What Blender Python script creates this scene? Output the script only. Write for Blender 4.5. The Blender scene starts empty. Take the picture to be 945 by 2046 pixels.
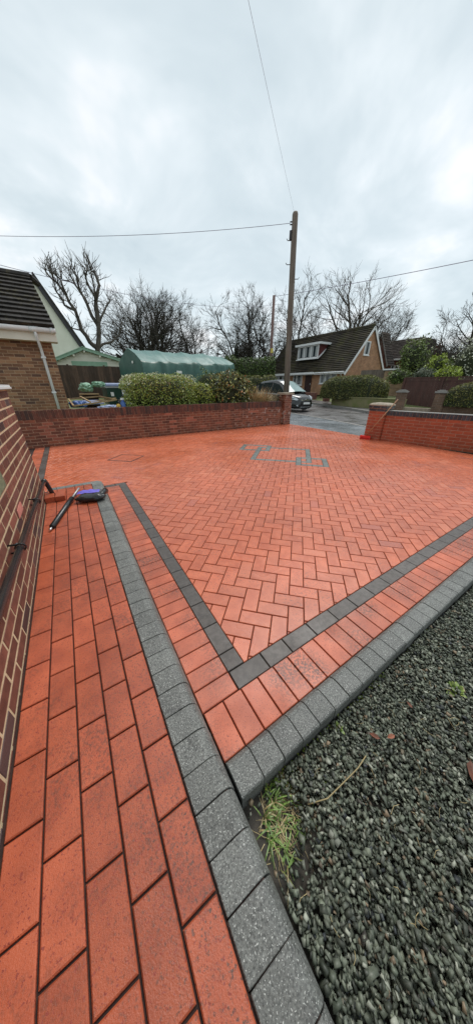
import bpy, math, random
import numpy as np
from math import sin, cos, pi, radians, sqrt, atan2
from mathutils import Vector, Matrix
rng = random.Random(7)
NR = np.random.RandomState(11)
sc = bpy.context.scene
col = sc.collection

# ------------------------------------------------------------------ camera
# world frame: x and y run along the two borders of the paving, camera above the origin
cam_d = bpy.data.cameras.new('camera')
cam = bpy.data.objects.new('camera', cam_d)
col.objects.link(cam)
cam.location = (0, 0, 1.36)
cam.rotation_euler = (radians(63.0), 0, radians(-32.2))
cam_d.sensor_fit = 'HORIZONTAL'
cam_d.sensor_width = 36.0
cam_d.lens = 36.0 * 495 / 945
cam_d.clip_start = 0.02
cam_d.clip_end = 2000
sc.camera = cam

# ------------------------------------------------------------------ world, sun, exposure
SUN_EL, SUN_AZ = radians(60), radians(32)
world = bpy.data.worlds.new('World')
sc.world = world
world.use_nodes = True
wt = world.node_tree
wt.nodes.clear()
def WN(t, **k):
    n = wt.nodes.new(t)
    for a, b in k.items(): setattr(n, a, b)
    return n
w_out = WN('ShaderNodeOutputWorld'); w_bg = WN('ShaderNodeBackground')
w_bg.inputs['Strength'].default_value = 0.1
w_sky = WN('ShaderNodeTexSky', sky_type='NISHITA', sun_disc=False, sun_elevation=SUN_EL, sun_rotation=pi/2 - SUN_AZ)
w_tc = WN('ShaderNodeTexCoord')
w_sep = WN('ShaderNodeSeparateXYZ')
wt.links.new(w_tc.outputs['Generated'], w_sep.inputs[0])
w_add = WN('ShaderNodeMath', operation='ADD'); w_add.inputs[1].default_value = 0.28
w_abs = WN('ShaderNodeMath', operation='ABSOLUTE')
wt.links.new(w_sep.outputs['Z'], w_abs.inputs[0]); wt.links.new(w_abs.outputs[0], w_add.inputs[0])
w_cmb = WN('ShaderNodeCombineXYZ')
for ax in 'XY':
    d = WN('ShaderNodeMath', operation='DIVIDE')
    wt.links.new(w_sep.outputs[ax], d.inputs[0]); wt.links.new(w_add.outputs[0], d.inputs[1])
    wt.links.new(d.outputs[0], w_cmb.inputs[ax])
w_n = WN('ShaderNodeTexNoise'); w_n.inputs['Scale'].default_value = 1.55; w_n.inputs['Detail'].default_value = 5
w_n.inputs['Roughness'].default_value = 0.56; w_n.inputs['Distortion'].default_value = 0.35
w_off = WN('ShaderNodeVectorMath', operation='ADD'); w_off.inputs[1].default_value = (3.1, 5.4, 0.7)
wt.links.new(w_cmb.outputs[0], w_off.inputs[0]); wt.links.new(w_off.outputs[0], w_n.inputs['Vector'])
w_r = WN('ShaderNodeValToRGB')
cr = w_r.color_ramp
cr.elements[0].position = 0.34; cr.elements[0].color = (0.57, 0.66, 0.69, 1)
cr.elements[1].position = 0.67; cr.elements[1].color = (1.0, 1.0, 1.0, 1)
e = cr.elements.new(0.47); e.color = (0.66, 0.745, 0.77, 1)
e = cr.elements.new(0.57); e.color = (0.78, 0.85, 0.87, 1)
wt.links.new(w_n.outputs['Fac'], w_r.inputs[0])
w_sc = WN('ShaderNodeVectorMath', operation='SCALE'); w_sc.inputs['Scale'].default_value = 7.3
wt.links.new(w_r.outputs[0], w_sc.inputs[0])
w_mx = WN('ShaderNodeMixRGB'); w_mx.inputs[0].default_value = 0.88
wt.links.new(w_sky.outputs[0], w_mx.inputs[1]); wt.links.new(w_sc.outputs[0], w_mx.inputs[2])
wt.links.new(w_mx.outputs[0], w_bg.inputs['Color']); wt.links.new(w_bg.outputs[0], w_out.inputs[0])

sun_d = bpy.data.lights.new('sun', 'SUN')
sun_d.energy = 1.35; sun_d.angle = radians(28); sun_d.color = (1.0, 0.965, 0.92)
sun = bpy.data.objects.new('sun', sun_d); col.objects.link(sun)
sv = Vector((cos(SUN_EL)*cos(SUN_AZ), cos(SUN_EL)*sin(SUN_AZ), sin(SUN_EL)))
sun.rotation_euler = sv.to_track_quat('Z', 'Y').to_euler()
sc.view_settings.view_transform = 'Standard'
sc.view_settings.look = 'None'
sc.view_settings.gamma = 1
sc.view_settings.exposure = 0.62

# ------------------------------------------------------------------ materials
def mat(name, c1, c2=None, ns=6.0, det=5.0, rough=(.5, .7), rs=3.0, tone=.0, tone_c=None, speck=None, smudge=None,
        bump=None, spec=.5, metal=0.0, trans=0.0, stretch=None, coat=0.0, damp=None, patch=None, lo=.38, hi=.62):
    m = bpy.data.materials.new(name); m.use_nodes = True
    nt = m.node_tree; N = nt.nodes; L = nt.links
    b = N['Principled BSDF']
    def new(t, **k):
        n = N.new(t)
        for a, v in k.items(): setattr(n, a, v)
        return n
    geo = new('ShaderNodeNewGeometry')
    vec = geo.outputs['Position']
    if stretch:
        mp = new('ShaderNodeVectorMath', operation='MULTIPLY'); mp.inputs[1].default_value = stretch
        L.new(vec, mp.inputs[0]); vs = mp.outputs[0]
    else: vs = vec
    def noise(scale, detail=4, v=None, rough_=.55):
        n = new('ShaderNodeTexNoise'); n.inputs['Scale'].default_value = scale; n.inputs['Detail'].default_value = detail
        n.inputs['Roughness'].default_value = rough_
        L.new(v or vs, n.inputs['Vector']); return n.outputs['Fac']
    def ramp(f, a, z):
        n = new('ShaderNodeMapRange'); n.inputs[1].default_value = a; n.inputs[2].default_value = z
        L.new(f, n.inputs[0]); return n.outputs[0]
    def mix(f, a, c, mode='MIX'):
        n = new('ShaderNodeMixRGB', blend_type=mode)
        for s, q in ((0, f), (1, a), (2, c)):
            if isinstance(q, bpy.types.NodeSocket): L.new(q, n.inputs[s])
            elif s == 0: n.inputs[0].default_value = q
            else: n.inputs[s].default_value = (*q, 1)
        return n.outputs[0]
    c2 = c2 or c1
    cc = mix(ramp(noise(ns, det), lo, hi), c1, c2)
    if tone or tone_c:
        oi = new('ShaderNodeObjectInfo'); at = new('ShaderNodeAttribute', attribute_name='tone')
        ad = new('ShaderNodeMath', operation='ADD'); L.new(oi.outputs['Random'], ad.inputs[0]); L.new(at.outputs['Fac'], ad.inputs[1])
        fr = new('ShaderNodeMath', operation='FRACT'); L.new(ad.outputs[0], fr.inputs[0])
        if tone_c:
            for thr, wdt, q in tone_c:      # colours that some pieces have instead
                m2 = new('ShaderNodeMath', operation='MULTIPLY'); m2.inputs[1].default_value = 7.31 + thr*3
                L.new(fr.outputs[0], m2.inputs[0]); f2 = new('ShaderNodeMath', operation='FRACT'); L.new(m2.outputs[0], f2.inputs[0])
                lt = ramp(f2.outputs[0], 1-thr-wdt, 1-thr+wdt)
                cc = mix(lt, cc, q)
        if tone:
            mr = new('ShaderNodeMapRange'); mr.inputs[3].default_value = 1-tone; mr.inputs[4].default_value = 1+tone
            L.new(fr.outputs[0], mr.inputs[0]); cb = new('ShaderNodeCombineXYZ')
            for i in range(3): L.new(mr.outputs[0], cb.inputs[i])
            cc = mix(1.0, cc, cb.outputs[0], 'MULTIPLY')
    if smudge:
        q, s1, s2, amt, thr = smudge
        f = new('ShaderNodeMath', operation='MULTIPLY')
        L.new(ramp(noise(s1, 6, vec, .7), thr, thr+.12), f.inputs[0]); L.new(ramp(noise(s2, 3, vec), .42, .66), f.inputs[1])
        f2 = new('ShaderNodeMath', operation='MULTIPLY'); f2.inputs[1].default_value = amt; L.new(f.outputs[0], f2.inputs[0])
        cc = mix(f2.outputs[0], cc, q)
    if damp:
        mr = new('ShaderNodeMapRange'); mr.inputs[1].default_value = .36; mr.inputs[2].default_value = .64; mr.inputs[3].default_value = damp[1]; mr.inputs[4].default_value = damp[2]
        L.new(noise(damp[0], 5, vec, .6), mr.inputs[0]); cb = new('ShaderNodeCombineXYZ')
        for i in range(3): L.new(mr.outputs[0], cb.inputs[i])
        cc = mix(1.0, cc, cb.outputs[0], 'MULTIPLY')
    if patch:
        q, s1, thr, axis, a0, a1 = patch
        sp = new('ShaderNodeSeparateXYZ'); L.new(vec, sp.inputs[0])
        f = new('ShaderNodeMath', operation='MULTIPLY')
        L.new(ramp(noise(s1, 5, vec, .65), thr, thr+.07), f.inputs[0]); L.new(ramp(sp.outputs[axis], a0, a1), f.inputs[1])
        cc = mix(f.outputs[0], cc, q)
    if speck:
        q, s1, thr = speck
        cc = mix(ramp(noise(s1, 1, vec), thr, thr+.05), cc, q)
    L.new(cc, b.inputs['Base Color'])
    if rough[0] != rough[1]:
        rr = new('ShaderNodeMapRange'); rr.inputs[1].default_value = .35; rr.inputs[2].default_value = .65
        rr.inputs[3].default_value = rough[0]; rr.inputs[4].default_value = rough[1]
        L.new(noise(rs, 3, vec), rr.inputs[0]); L.new(rr.outputs[0], b.inputs['Roughness'])
    else: b.inputs['Roughness'].default_value = rough[0]
    b.inputs['Specular IOR Level'].default_value = spec
    b.inputs['Metallic'].default_value = metal
    b.inputs['Transmission Weight'].default_value = trans
    b.inputs['Coat Weight'].default_value = coat
    b.inputs['Coat Roughness'].default_value = .06
    if bump:
        bs, bsc = bump
        bn = new('ShaderNodeBump'); bn.inputs['Strength'].default_value = bs; bn.inputs['Distance'].default_value = .004
        L.new(noise(bsc, 5, vs, .65), bn.inputs['Height']); L.new(bn.outputs[0], b.inputs['Normal'])
    return m

R_A, R_B = (.60, .158, .075), (.50, .118, .054)
M_ = dict(
 paver=mat('red_paver', R_A, R_B, ns=9, rough=(.18, .40), rs=.9, tone=.09, damp=(.7, .86, 1.05), tone_c=[(.04, .02, (.46, .125, .075)), (.05, .03, (.60, .175, .09))], smudge=((.09, .055, .05), 60, 1.8, .7, .52),
           speck=((.30, .055, .03), 150, .66), bump=(.35, 220)),
 border=mat('red_border_paver', (.57, .142, .068), (.47, .106, .049), ns=9, rough=(.28, .55), rs=2.2, tone=.12, damp=(1.3, .84, 1.06), smudge=((.07, .045, .038), 75, 3.0, .9, .44),
           speck=((.25, .05, .03), 150, .64), bump=(.35, 220)),
 path=mat('red_path_paver', (.51, .116, .050), (.41, .086, .037), ns=8, rough=(.30, .55), rs=2.2, tone=.12, damp=(1.1, .80, 1.06), smudge=((.09, .045, .032), 85, 4.0, .55, .475), patch=((.11, .050, .036), 120, .555, 'X', -.46, .02),
           speck=((.28, .05, .03), 150, .64), bump=(.35, 220)),
 charcoal=mat('charcoal_block', (.062, .051, .045), (.098, .083, .073), ns=30, rough=(.3, .55), tone=.15, speck=((.13, .125, .12), 170, .66), bump=(.4, 200)),
 logo=mat('grey_inlay_block', (.11, .125, .115), (.17, .185, .17), ns=14, rough=(.25, .45), tone=.12, speck=((.2, .2, .19), 150, .66)),
 kerb=mat('kerb_granite', (.060, .062, .058), (.225, .232, .215), ns=170, det=3, rough=(.4, .65), tone=.14, damp=(3, .75, 1.1), speck=((.50, .51, .48), 270, .645), lo=.3, hi=.7,
          smudge=((.03, .03, .03), 14, 2.5, .6, .5), bump=(.6, 160)),
 joint=mat('joint_sand', (.022, .010, .008), (.045, .018, .012), ns=30, rough=(.8, .8)),
 slate=mat('slate_chips', (.066, .078, .056), (.150, .165, .122), ns=30, rough=(.45, .65), rs=14, tone=.6, tone_c=[(.07, .02, (.17, .125, .08)), (.12, .03, (.25, .26, .21)), (.05, .02, (.035, .04, .042))]),
 soil=mat('soil', (.030, .026, .020), (.055, .046, .034), ns=25, rough=(.7, .9), bump=(.8, 60)),
 hbrick=mat('purple_brown_brick', (.135, .050, .035), (.195, .074, .050), ns=16, rough=(.45, .65), tone=.32, tone_c=[(.16, .04, (.25, .085, .055)), (.14, .04, (.075, .045, .042))],
            smudge=((.05, .035, .03), 30, 5, .6, .5), bump=(.5, 120)),
 pink=mat('pink_brick', (.62, .24, .19), (.55, .2, .16), rough=(.6, .6)),
 mortar=mat('cream_mortar', (.66, .52, .33), (.54, .41, .25), ns=30, rough=(.8, .9), bump=(.4, 150)),
 bbrick=mat('dark_red_brick', (.125, .033, .016), (.215, .060, .027), ns=5, rough=(.4, .6), tone=.30, tone_c=[(.12, .03, (.11, .035, .022)), (.12, .03, (.29, .085, .048))],
            smudge=((.05, .025, .02), 12, 2.2, .6, .5), patch=((.40, .32, .28), 7, .565, 'X', 3.2, 6.2), bump=(.4, 90)),
 bcope=mat('dark_coping_brick', (.125, .037, .020), (.075, .024, .015), ns=7, rough=(.4, .6), tone=.35, tone_c=[(.15, .05, (.055, .022, .016))], smudge=((.04, .03, .02), 14, 2.2, .6, .5), bump=(.4, 90)),
 bmortar=mat('weathered_mortar', (.30, .165, .105), (.38, .23, .155), ns=20, rough=(.8, .9)),
 rbrick=mat('orange_red_brick', (.38, .075, .030), (.30, .058, .024), ns=7, rough=(.4, .6), tone=.18, bump=(.4, 90)),
 rmortar=mat('pale_mortar', (.38, .20, .13), (.44, .26, .18), ns=20, rough=(.8, .9)),
 engbrick=mat('blue_black_brick', (.030, .034, .042), (.055, .062, .072), ns=10, rough=(.25, .4), tone=.3),
 sandstone=mat('sandstone', (.36, .29, .21), (.25, .20, .15), ns=12, rough=(.6, .8), bump=(.5, 60)),
 nbrick=mat('tan_brick', (.27, .125, .060), (.19, .085, .043), ns=9, rough=(.6, .8), tone=.25, tone_c=[(.25, .05, (.095, .045, .028)), (.2, .05, (.31, .165, .085))], bump=(.4, 90)),
 nmortar=mat('buff_mortar', (.46, .33, .21), (.40, .28, .17), ns=20, rough=(.8, .9)),
 ntile=mat('dark_roof_tile', (.040, .035, .031), (.022, .020, .019), ns=6, rough=(.5, .7), tone=.25, smudge=((.13, .11, .045), 9, 1.8, .55, .5), bump=(.4, 60), spec=.22),
 white=mat('white_upvc', (.78, .80, .80), (.70, .72, .72), ns=3, rough=(.3, .45)),
 cream=mat('cream_render', (.74, .71, .61), (.68, .65, .55), ns=2, rough=(.75, .85), bump=(.2, 60)),
 bargeboard=mat('dark_bargeboard', (.018, .016, .018), (.03, .026, .028), rough=(.4, .5)),
 glass=mat('window_glass', (.03, .04, .045), rough=(.03, .03), spec=.6),
 curtain=mat('curtain', (.42, .44, .44), (.30, .32, .32), ns=30, stretch=(1, 1, .05), rough=(.8, .8)),
 frame_w=mat('white_paint', (.78, .79, .79), rough=(.4, .4)),
 asphalt=mat('wet_asphalt', (.075, .070, .070), (.125, .115, .112), ns=4, det=7, rough=(.22, .5), rs=1.2, speck=((.20, .19, .18), 40, .62), bump=(.5, 90)),
 footway=mat('wet_footway', (.17, .185, .20), (.23, .245, .26), ns=3, det=6, rough=(.12, .34), rs=1.0, smudge=((.06, .06, .06), 6, 1.4, .6, .52), bump=(.3, 90)),
 conc=mat('concrete_kerb', (.20, .19, .175), (.27, .255, .235), ns=8, rough=(.5, .7)),
 grass=mat('lawn', (.085, .11, .032), (.15, .155, .055), ns=2.5, det=8, rough=(.8, .9), bump=(1, 30)),
 ground=mat('ground', (.07, .085, .045), (.10, .10, .06), ns=.4, rough=(.9, .9)),
 blade=mat('grass_blade', (.10, .19, .035), (.18, .27, .06), ns=20, rough=(.4, .5), tone=.35, tone_c=[(.22, .05, (.33, .26, .12))]),
 straw=mat('dry_straw', (.42, .34, .17), (.30, .23, .11), ns=10, rough=(.6, .7), tone=.3),
 weed=mat('weed_leaf', (.09, .16, .025), (.22, .27, .04), ns=30, rough=(.4, .5), tone=.3),
 deadleaf=mat('dead_leaf', (.26, .085, .045), (.16, .06, .03), ns=30, rough=(.5, .6), tone=.4),
 bark=mat('bark', (.040, .034, .028), (.070, .060, .049), ns=4, rough=(.85, .9), smudge=((.075, .085, .035), 2.5, .8, .6, .48)),
 barkpale=mat('pale_bark', (.11, .092, .072), (.065, .055, .045), ns=3, rough=(.85, .9)),
 ivy=mat('ivy_leaf', (.022, .036, .014), (.045, .062, .022), ns=3, rough=(.4, .5), tone=.4),
 hedgeleaf=mat('conifer_hedge', (.055, .095, .018), (.09, .13, .03), ns=2, rough=(.5, .6), tone=.4),
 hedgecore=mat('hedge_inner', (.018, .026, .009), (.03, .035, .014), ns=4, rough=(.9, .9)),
 yewleaf=mat('yew_hedge', (.12, .140, .030), (.20, .19, .05), ns=1.2, rough=(.5, .6), tone=.4, tone_c=[(.15, .05, (.15, .12, .04))]),
 varleaf=mat('variegated_leaf', (.21, .28, .042), (.35, .41, .085), ns=4, rough=(.35, .5), tone=.4, tone_c=[(.12, .03, (.55, .56, .30)), (.16, .03, (.055, .085, .018))]),
 varpale=mat('cream_leaf', (.46, .48, .27), (.60, .60, .42), ns=4, rough=(.4, .5), tone=.25),
 limeleaf=mat('lime_leaf', (.32, .38, .05), (.40, .43, .09), ns=4, rough=(.4, .5), tone=.4, tone_c=[(.2, .03, (.08, .11, .02))]),
 laurel=mat('spotted_laurel_leaf', (.034, .055, .016), (.075, .098, .028), ns=12, rough=(.2, .35), tone=.5, tone_c=[(.20, .03, (.46, .44, .14)), (.045, .015, (.50, .20, .08))], speck=((.40, .38, .12), 55, .58)),
 drygrass=mat('dry_ornamental_grass', (.50, .38, .20), (.36, .26, .13), ns=8, rough=(.6, .7), tone=.4),
 greenshrub=mat('green_shrub_leaf', (.10, .15, .035), (.16, .20, .05), ns=1.5, rough=(.4, .5), tone=.45),
 yellowshrub=mat('yellow_green_leaf', (.36, .43, .07), (.26, .34, .05), ns=1.5, rough=(.4, .5), tone=.4),
 paleshrub=mat('pale_blossom', (.55, .56, .45), (.40, .42, .30), ns=2, rough=(.5, .6), tone=.3),
 lavender=mat('grey_green_leaf', (.10, .125, .085), (.15, .17, .12), ns=2, rough=(.6, .7), tone=.4),
 fence=mat('dark_fence_board', (.060, .035, .023), (.10, .058, .038), ns=7, stretch=(3, 3, .4), rough=(.6, .8), tone=.35),
 redfence=mat('red_brown_fence', (.062, .024, .019), (.085, .033, .026), ns=3, stretch=(1, 1, .4), rough=(.55, .7), tone=.12),
 wood=mat('pale_timber', (.42, .29, .14), (.33, .22, .10), ns=9, rough=(.6, .7), tone=.2),
 polewood=mat('pole_wood', (.12, .095, .075), (.19, .155, .125), ns=5, stretch=(3, 3, .25), rough=(.7, .85), bump=(.6, 30)),
 polered=mat('reddish_pole_wood', (.20, .12, .105), (.15, .09, .08), ns=5, stretch=(3, 3, .25), rough=(.7, .85)),
 steel=mat('galvanised_steel', (.35, .36, .36), rough=(.45, .45), metal=.6),
 cable=mat('cable_grey', (.20, .16, .24), rough=(.5, .5)),
 blackpl=mat('black_plastic', (.010, .011, .012), (.018, .019, .02), rough=(.22, .35), rs=9),
 pipe=mat('black_pipe', (.020, .021, .022), (.026, .027, .028), ns=5, rough=(.20, .26), rs=4),
 bag=mat('black_polythene', (.012, .013, .014), (.02, .021, .022), rough=(.14, .26), rs=20, bump=(.8, 40)),
 violet=mat('violet_cloth', (.16, .13, .62), (.12, .10, .50), ns=20, rough=(.5, .6)),
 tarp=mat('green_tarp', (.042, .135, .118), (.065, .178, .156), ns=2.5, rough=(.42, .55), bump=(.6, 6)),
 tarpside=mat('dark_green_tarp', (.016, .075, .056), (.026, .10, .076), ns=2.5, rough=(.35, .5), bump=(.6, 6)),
 mint=mat('pale_green_paint', (.22, .36, .25), (.27, .41, .30), rough=(.5, .6)),
 greensheet=mat('light_green_sheet', (.17, .34, .22), (.28, .47, .34), ns=10, rough=(.4, .5)),
 blue=mat('blue_plastic', (.035, .09, .30), (.07, .16, .40), ns=8, rough=(.35, .45)),
 bluegrey=mat('blue_grey_sheet', (.24, .29, .45), (.30, .36, .52), ns=6, rough=(.4, .5)),
 dkgreen=mat('dark_green_panel', (.013, .045, .030), rough=(.3, .4)),
 yellowp=mat('yellow_plastic', (.62, .38, .05), rough=(.4, .4)),
 redp=mat('red_plastic', (.70, .028, .022), rough=(.35, .45)),
 broomwood=mat('broom_handle_wood', (.47, .27, .15), (.38, .21, .11), ns=12, rough=(.5, .6)),
 carpaint=mat('black_car_paint', (.007, .008, .009), rough=(.22, .22), spec=.5, coat=.5),
 carglass=mat('car_glass', (.020, .030, .030), rough=(.03, .03), spec=.7),
 screen=mat('windscreen_painted_sky', (.17, .26, .25), (.22, .32, .31), ns=3, rough=(.12, .12), spec=.6),  # pale teal base colour stands in for sky reflected in the glass
 chrome=mat('chrome', (.72, .74, .75), rough=(.15, .15), metal=1.0),
 lens=mat('headlamp_lens', (.62, .66, .68), (.40, .44, .46), ns=30, rough=(.08, .08), spec=.7),
 tyre=mat('tyre_rubber', (.012, .012, .012), rough=(.7, .7)),
 plate=mat('number_plate_white', (.74, .75, .72), rough=(.35, .35)),
 hsroof=mat('mossy_roof_tile', (.052, .042, .028), (.033, .029, .023), ns=1.6, det=7, rough=(.7, .85), tone=.3, smudge=((.10, .10, .03), 3.0, .5, .75, .45), spec=.2),
 dkroof=mat('grey_brown_roof', (.060, .046, .038), (.042, .034, .030), ns=1.2, rough=(.75, .9), tone=.3, spec=.2),
 darkdoor=mat('dark_brown_door', (.035, .014, .012), rough=(.4, .5)),
 maroon=mat('maroon_cladding', (.12, .03, .028), (.10, .026, .024), rough=(.5, .6)),
 yellowsign=mat('yellow_band', (.60, .48, .10), rough=(.5, .5)),
)
def brickmat(name, a, b2, mort, sx=.225, sy=.075):
    m = bpy.data.materials.new(name); m.use_nodes = True
    nt = m.node_tree; b = nt.nodes['Principled BSDF']; L = nt.links
    geo = nt.nodes.new('ShaderNodeNewGeometry'); sp = nt.nodes.new('ShaderNodeSeparateXYZ'); L.new(geo.outputs['Position'], sp.inputs[0])
    ad = nt.nodes.new('ShaderNodeMath'); ad.operation = 'ADD'; L.new(sp.outputs['X'], ad.inputs[0]); L.new(sp.outputs['Y'], ad.inputs[1])
    cb = nt.nodes.new('ShaderNodeCombineXYZ'); L.new(ad.outputs[0], cb.inputs[0]); L.new(sp.outputs['Z'], cb.inputs[1])
    t = nt.nodes.new('ShaderNodeTexBrick'); L.new(cb.outputs[0], t.inputs['Vector'])
    t.inputs['Scale'].default_value = 1; t.inputs['Brick Width'].default_value = sx; t.inputs['Row Height'].default_value = sy
    t.inputs['Mortar Size'].default_value = .007; t.inputs['Color1'].default_value = (*a, 1); t.inputs['Color2'].default_value = (*b2, 1)
    t.inputs['Mortar'].default_value = (*mort, 1)
    n = nt.nodes.new('ShaderNodeTexNoise'); n.inputs['Scale'].default_value = 2.2; n.inputs['Detail'].default_value = 6
    L.new(geo.outputs['Position'], n.inputs['Vector'])
    mr = nt.nodes.new('ShaderNodeMapRange'); mr.inputs[1].default_value = .3; mr.inputs[2].default_value = .7; mr.inputs[3].default_value = .72; mr.inputs[4].default_value = 1.2
    L.new(n.outputs['Fac'], mr.inputs[0])
    vm = nt.nodes.new('ShaderNodeVectorMath'); vm.operation = 'SCALE'; L.new(t.outputs['Color'], vm.inputs[0]); L.new(mr.outputs[0], vm.inputs['Scale'])
    L.new(vm.outputs[0], b.inputs['Base Color']); b.inputs['Roughness'].default_value = .8
    return m
M_['farbrick'] = brickmat('orange_house_brick', (.46, .235, .125), (.34, .16, .085), (.40, .30, .20))
M_['farred'] = brickmat('red_house_brick', (.19, .060, .040), (.14, .045, .030), (.20, .12, .09))
M_['farbuff'] = brickmat('buff_garage_brick', (.38, .24, .14), (.31, .19, .11), (.38, .29, .20))
M_['gatebrick'] = brickmat('brown_gate_brick', (.17, .095, .058), (.12, .07, .045), (.20, .15, .11))

# ------------------------------------------------------------------ mesh helpers
class MB:
    def __init__(s): s.v = []; s.f = []; s.m = []; s.t = []
    def add(s, vs, fs, mi=0, tone=0.0):
        o = len(s.v); s.v.extend([tuple(p) for p in vs])
        for f in fs: s.f.append(tuple(i+o for i in f)); s.m.append(mi); s.t.append(tone)
        return s
    def box(s, c, d, rz=0.0, mi=0, tone=0.0, R=None):
        x, y, z = d[0]/2, d[1]/2, d[2]/2
        vs = [(-x,-y,-z),(x,-y,-z),(x,y,-z),(-x,y,-z),(-x,-y,z),(x,-y,z),(x,y,z),(-x,y,z)]
        if R is not None: vs = [tuple(R @ Vector(p) + Vector(c)) for p in vs]
        else:
            ca, sa = cos(rz), sin(rz)
            vs = [(c[0]+p[0]*ca-p[1]*sa, c[1]+p[0]*sa+p[1]*ca, c[2]+p[2]) for p in vs]
        return s.add(vs, [(3,2,1,0),(4,5,6,7),(0,1,5,4),(1,2,6,5),(2,3,7,6),(3,0,4,7)], mi, tone)
    def box2(s, a, b, mi=0, tone=0.0):
        return s.box([(a[i]+b[i])/2 for i in range(3)], [abs(b[i]-a[i]) for i in range(3)], 0, mi, tone)
    def prism(s, poly, z0, z1, ch=0.0, mi=0, tone=0.0, bottom=False):
        n = len(poly)
        if ch > 0:
            ins = inset(poly, ch)
            vs = [(x, y, z0) for x, y in poly] + [(x, y, z1-ch) for x, y in poly] + [(x, y, z1) for x, y in ins]
            fs = [tuple(range(2*n, 3*n))]
            for i in range(n):
                j = (i+1) % n
                fs.append((i, j, n+j, n+i)); fs.append((n+i, n+j, 2*n+j, 2*n+i))
        else:
            vs = [(x, y, z0) for x, y in poly] + [(x, y, z1) for x, y in poly]
            fs = [tuple(range(n, 2*n))]
            for i in range(n):
                j = (i+1) % n; fs.append((i, j, n+j, n+i))
        if bottom: fs.append(tuple(range(n-1, -1, -1)))
        return s.add(vs, fs, mi, tone)
    def tube(s, pts, rad, n=8, mi=0, tone=0.0, caps=True):
        pts = [Vector(p) for p in pts]
        if not hasattr(rad, '__len__'): rad = [rad]*len(pts)
        vs = []; up = Vector((0, 0, 1))
        prev = None
        for i, p in enumerate(pts):
            d = (pts[min(i+1, len(pts)-1)] - pts[max(i-1, 0)])
            if d.length < 1e-9: d = up.copy()
            d.normalize()
            if prev is None:
                a = d.cross(up)
                if a.length < .1: a = d.cross(Vector((1, 0, 0)))
            else:
                a = prev - d*prev.dot(d)
                if a.length < 1e-4: a = d.cross(Vector((1, 0, 0)))
            a.normalize(); prev = a; b = d.cross(a)
            for k in range(n):
                t = 2*pi*k/n; q = p + (a*cos(t) + b*sin(t))*rad[i]; vs.append((q.x, q.y, q.z))
        fs = []
        for i in range(len(pts)-1):
            for k in range(n):
                k2 = (k+1) % n
                fs.append((i*n+k, i*n+k2, (i+1)*n+k2, (i+1)*n+k))
        if caps:
            fs.append(tuple(range(n-1, -1, -1))); o = (len(pts)-1)*n; fs.append(tuple(range(o, o+n)))
        return s.add(vs, fs, mi, tone)
    def build(s, name, mats, parent=None, smooth=False):
        if not isinstance(mats, (list, tuple)): mats = [mats]
        me = bpy.data.meshes.new(name)
        me.from_pydata(s.v, [], s.f)
        for m in mats: me.materials.append(M_[m] if isinstance(m, str) else m)
        if len(mats) > 1: me.polygons.foreach_set('material_index', s.m)
        if any(s.t):
            at = me.attributes.new('tone', 'FLOAT', 'FACE'); at.data.foreach_set('value', s.t)
        if smooth: me.polygons.foreach_set('use_smooth', [True]*len(s.f))
        me.update()
        return link(name, me, parent)
def link(name, me, parent=None, loc=None, rz=0.0):
    o = bpy.data.objects.new(name, me); col.objects.link(o)
    base = Vector((0, 0, 0))
    if parent is not None:
        o.parent = parent
        q = parent
        while q is not None: base += q.location; q = q.parent
    o.location = Vector(loc or (0, 0, 0)) - base
    o.rotation_euler = (0, 0, rz)
    return o
def inset(poly, d):
    n = len(poly); out = []
    for i in range(n):
        p0, p1, p2 = poly[i-1], poly[i], poly[(i+1) % n]
        e1 = (p1[0]-p0[0], p1[1]-p0[1]); e2 = (p2[0]-p1[0], p2[1]-p1[1])
        l1 = max(1e-9, math.hypot(*e1)); l2 = max(1e-9, math.hypot(*e2))
        n1 = (-e1[1]/l1, e1[0]/l1); n2 = (-e2[1]/l2, e2[0]/l2)
        k = 1 + n1[0]*n2[0] + n1[1]*n2[1]
        k = max(k, .35)
        out.append((p1[0]+(n1[0]+n2[0])*d/k, p1[1]+(n1[1]+n2[1])*d/k))
    return out
def clip(poly, nx, ny, c):      # keep nx*x+ny*y >= c
    out = []; n = len(poly)
    for i in range(n):
        a, b = poly[i], poly[(i+1) % n]
        da, db = nx*a[0]+ny*a[1]-c, nx*b[0]+ny*b[1]-c
        if da >= 0: out.append(a)
        if (da >= 0) != (db >= 0):
            t = da/(da-db); out.append((a[0]+(b[0]-a[0])*t, a[1]+(b[1]-a[1])*t))
    return out
def area(p):
    return abs(sum(p[i-1][0]*p[i][1]-p[i][0]*p[i-1][1] for i in range(len(p))))/2
def clean(p, eps=.004):
    out = []
    for q in p:
        if not out or math.hypot(q[0]-out[-1][0], q[1]-out[-1][1]) > eps: out.append(q)
    if len(out) > 1 and math.hypot(out[0][0]-out[-1][0], out[0][1]-out[-1][1]) <= eps: out.pop()
    return out
def tag(o, label=None, cat=None, group=None, kind=None):
    if label: o['label'] = label
    if cat: o['category'] = cat
    if group: o['group'] = group
    if kind: o['kind'] = kind
    return o
def empty(name, loc, label=None, cat=None, group=None, kind=None):
    o = bpy.data.objects.new(name, None); col.objects.link(o); o.location = loc
    o.empty_display_size = .1
    return tag(o, label, cat, group, kind)
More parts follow.
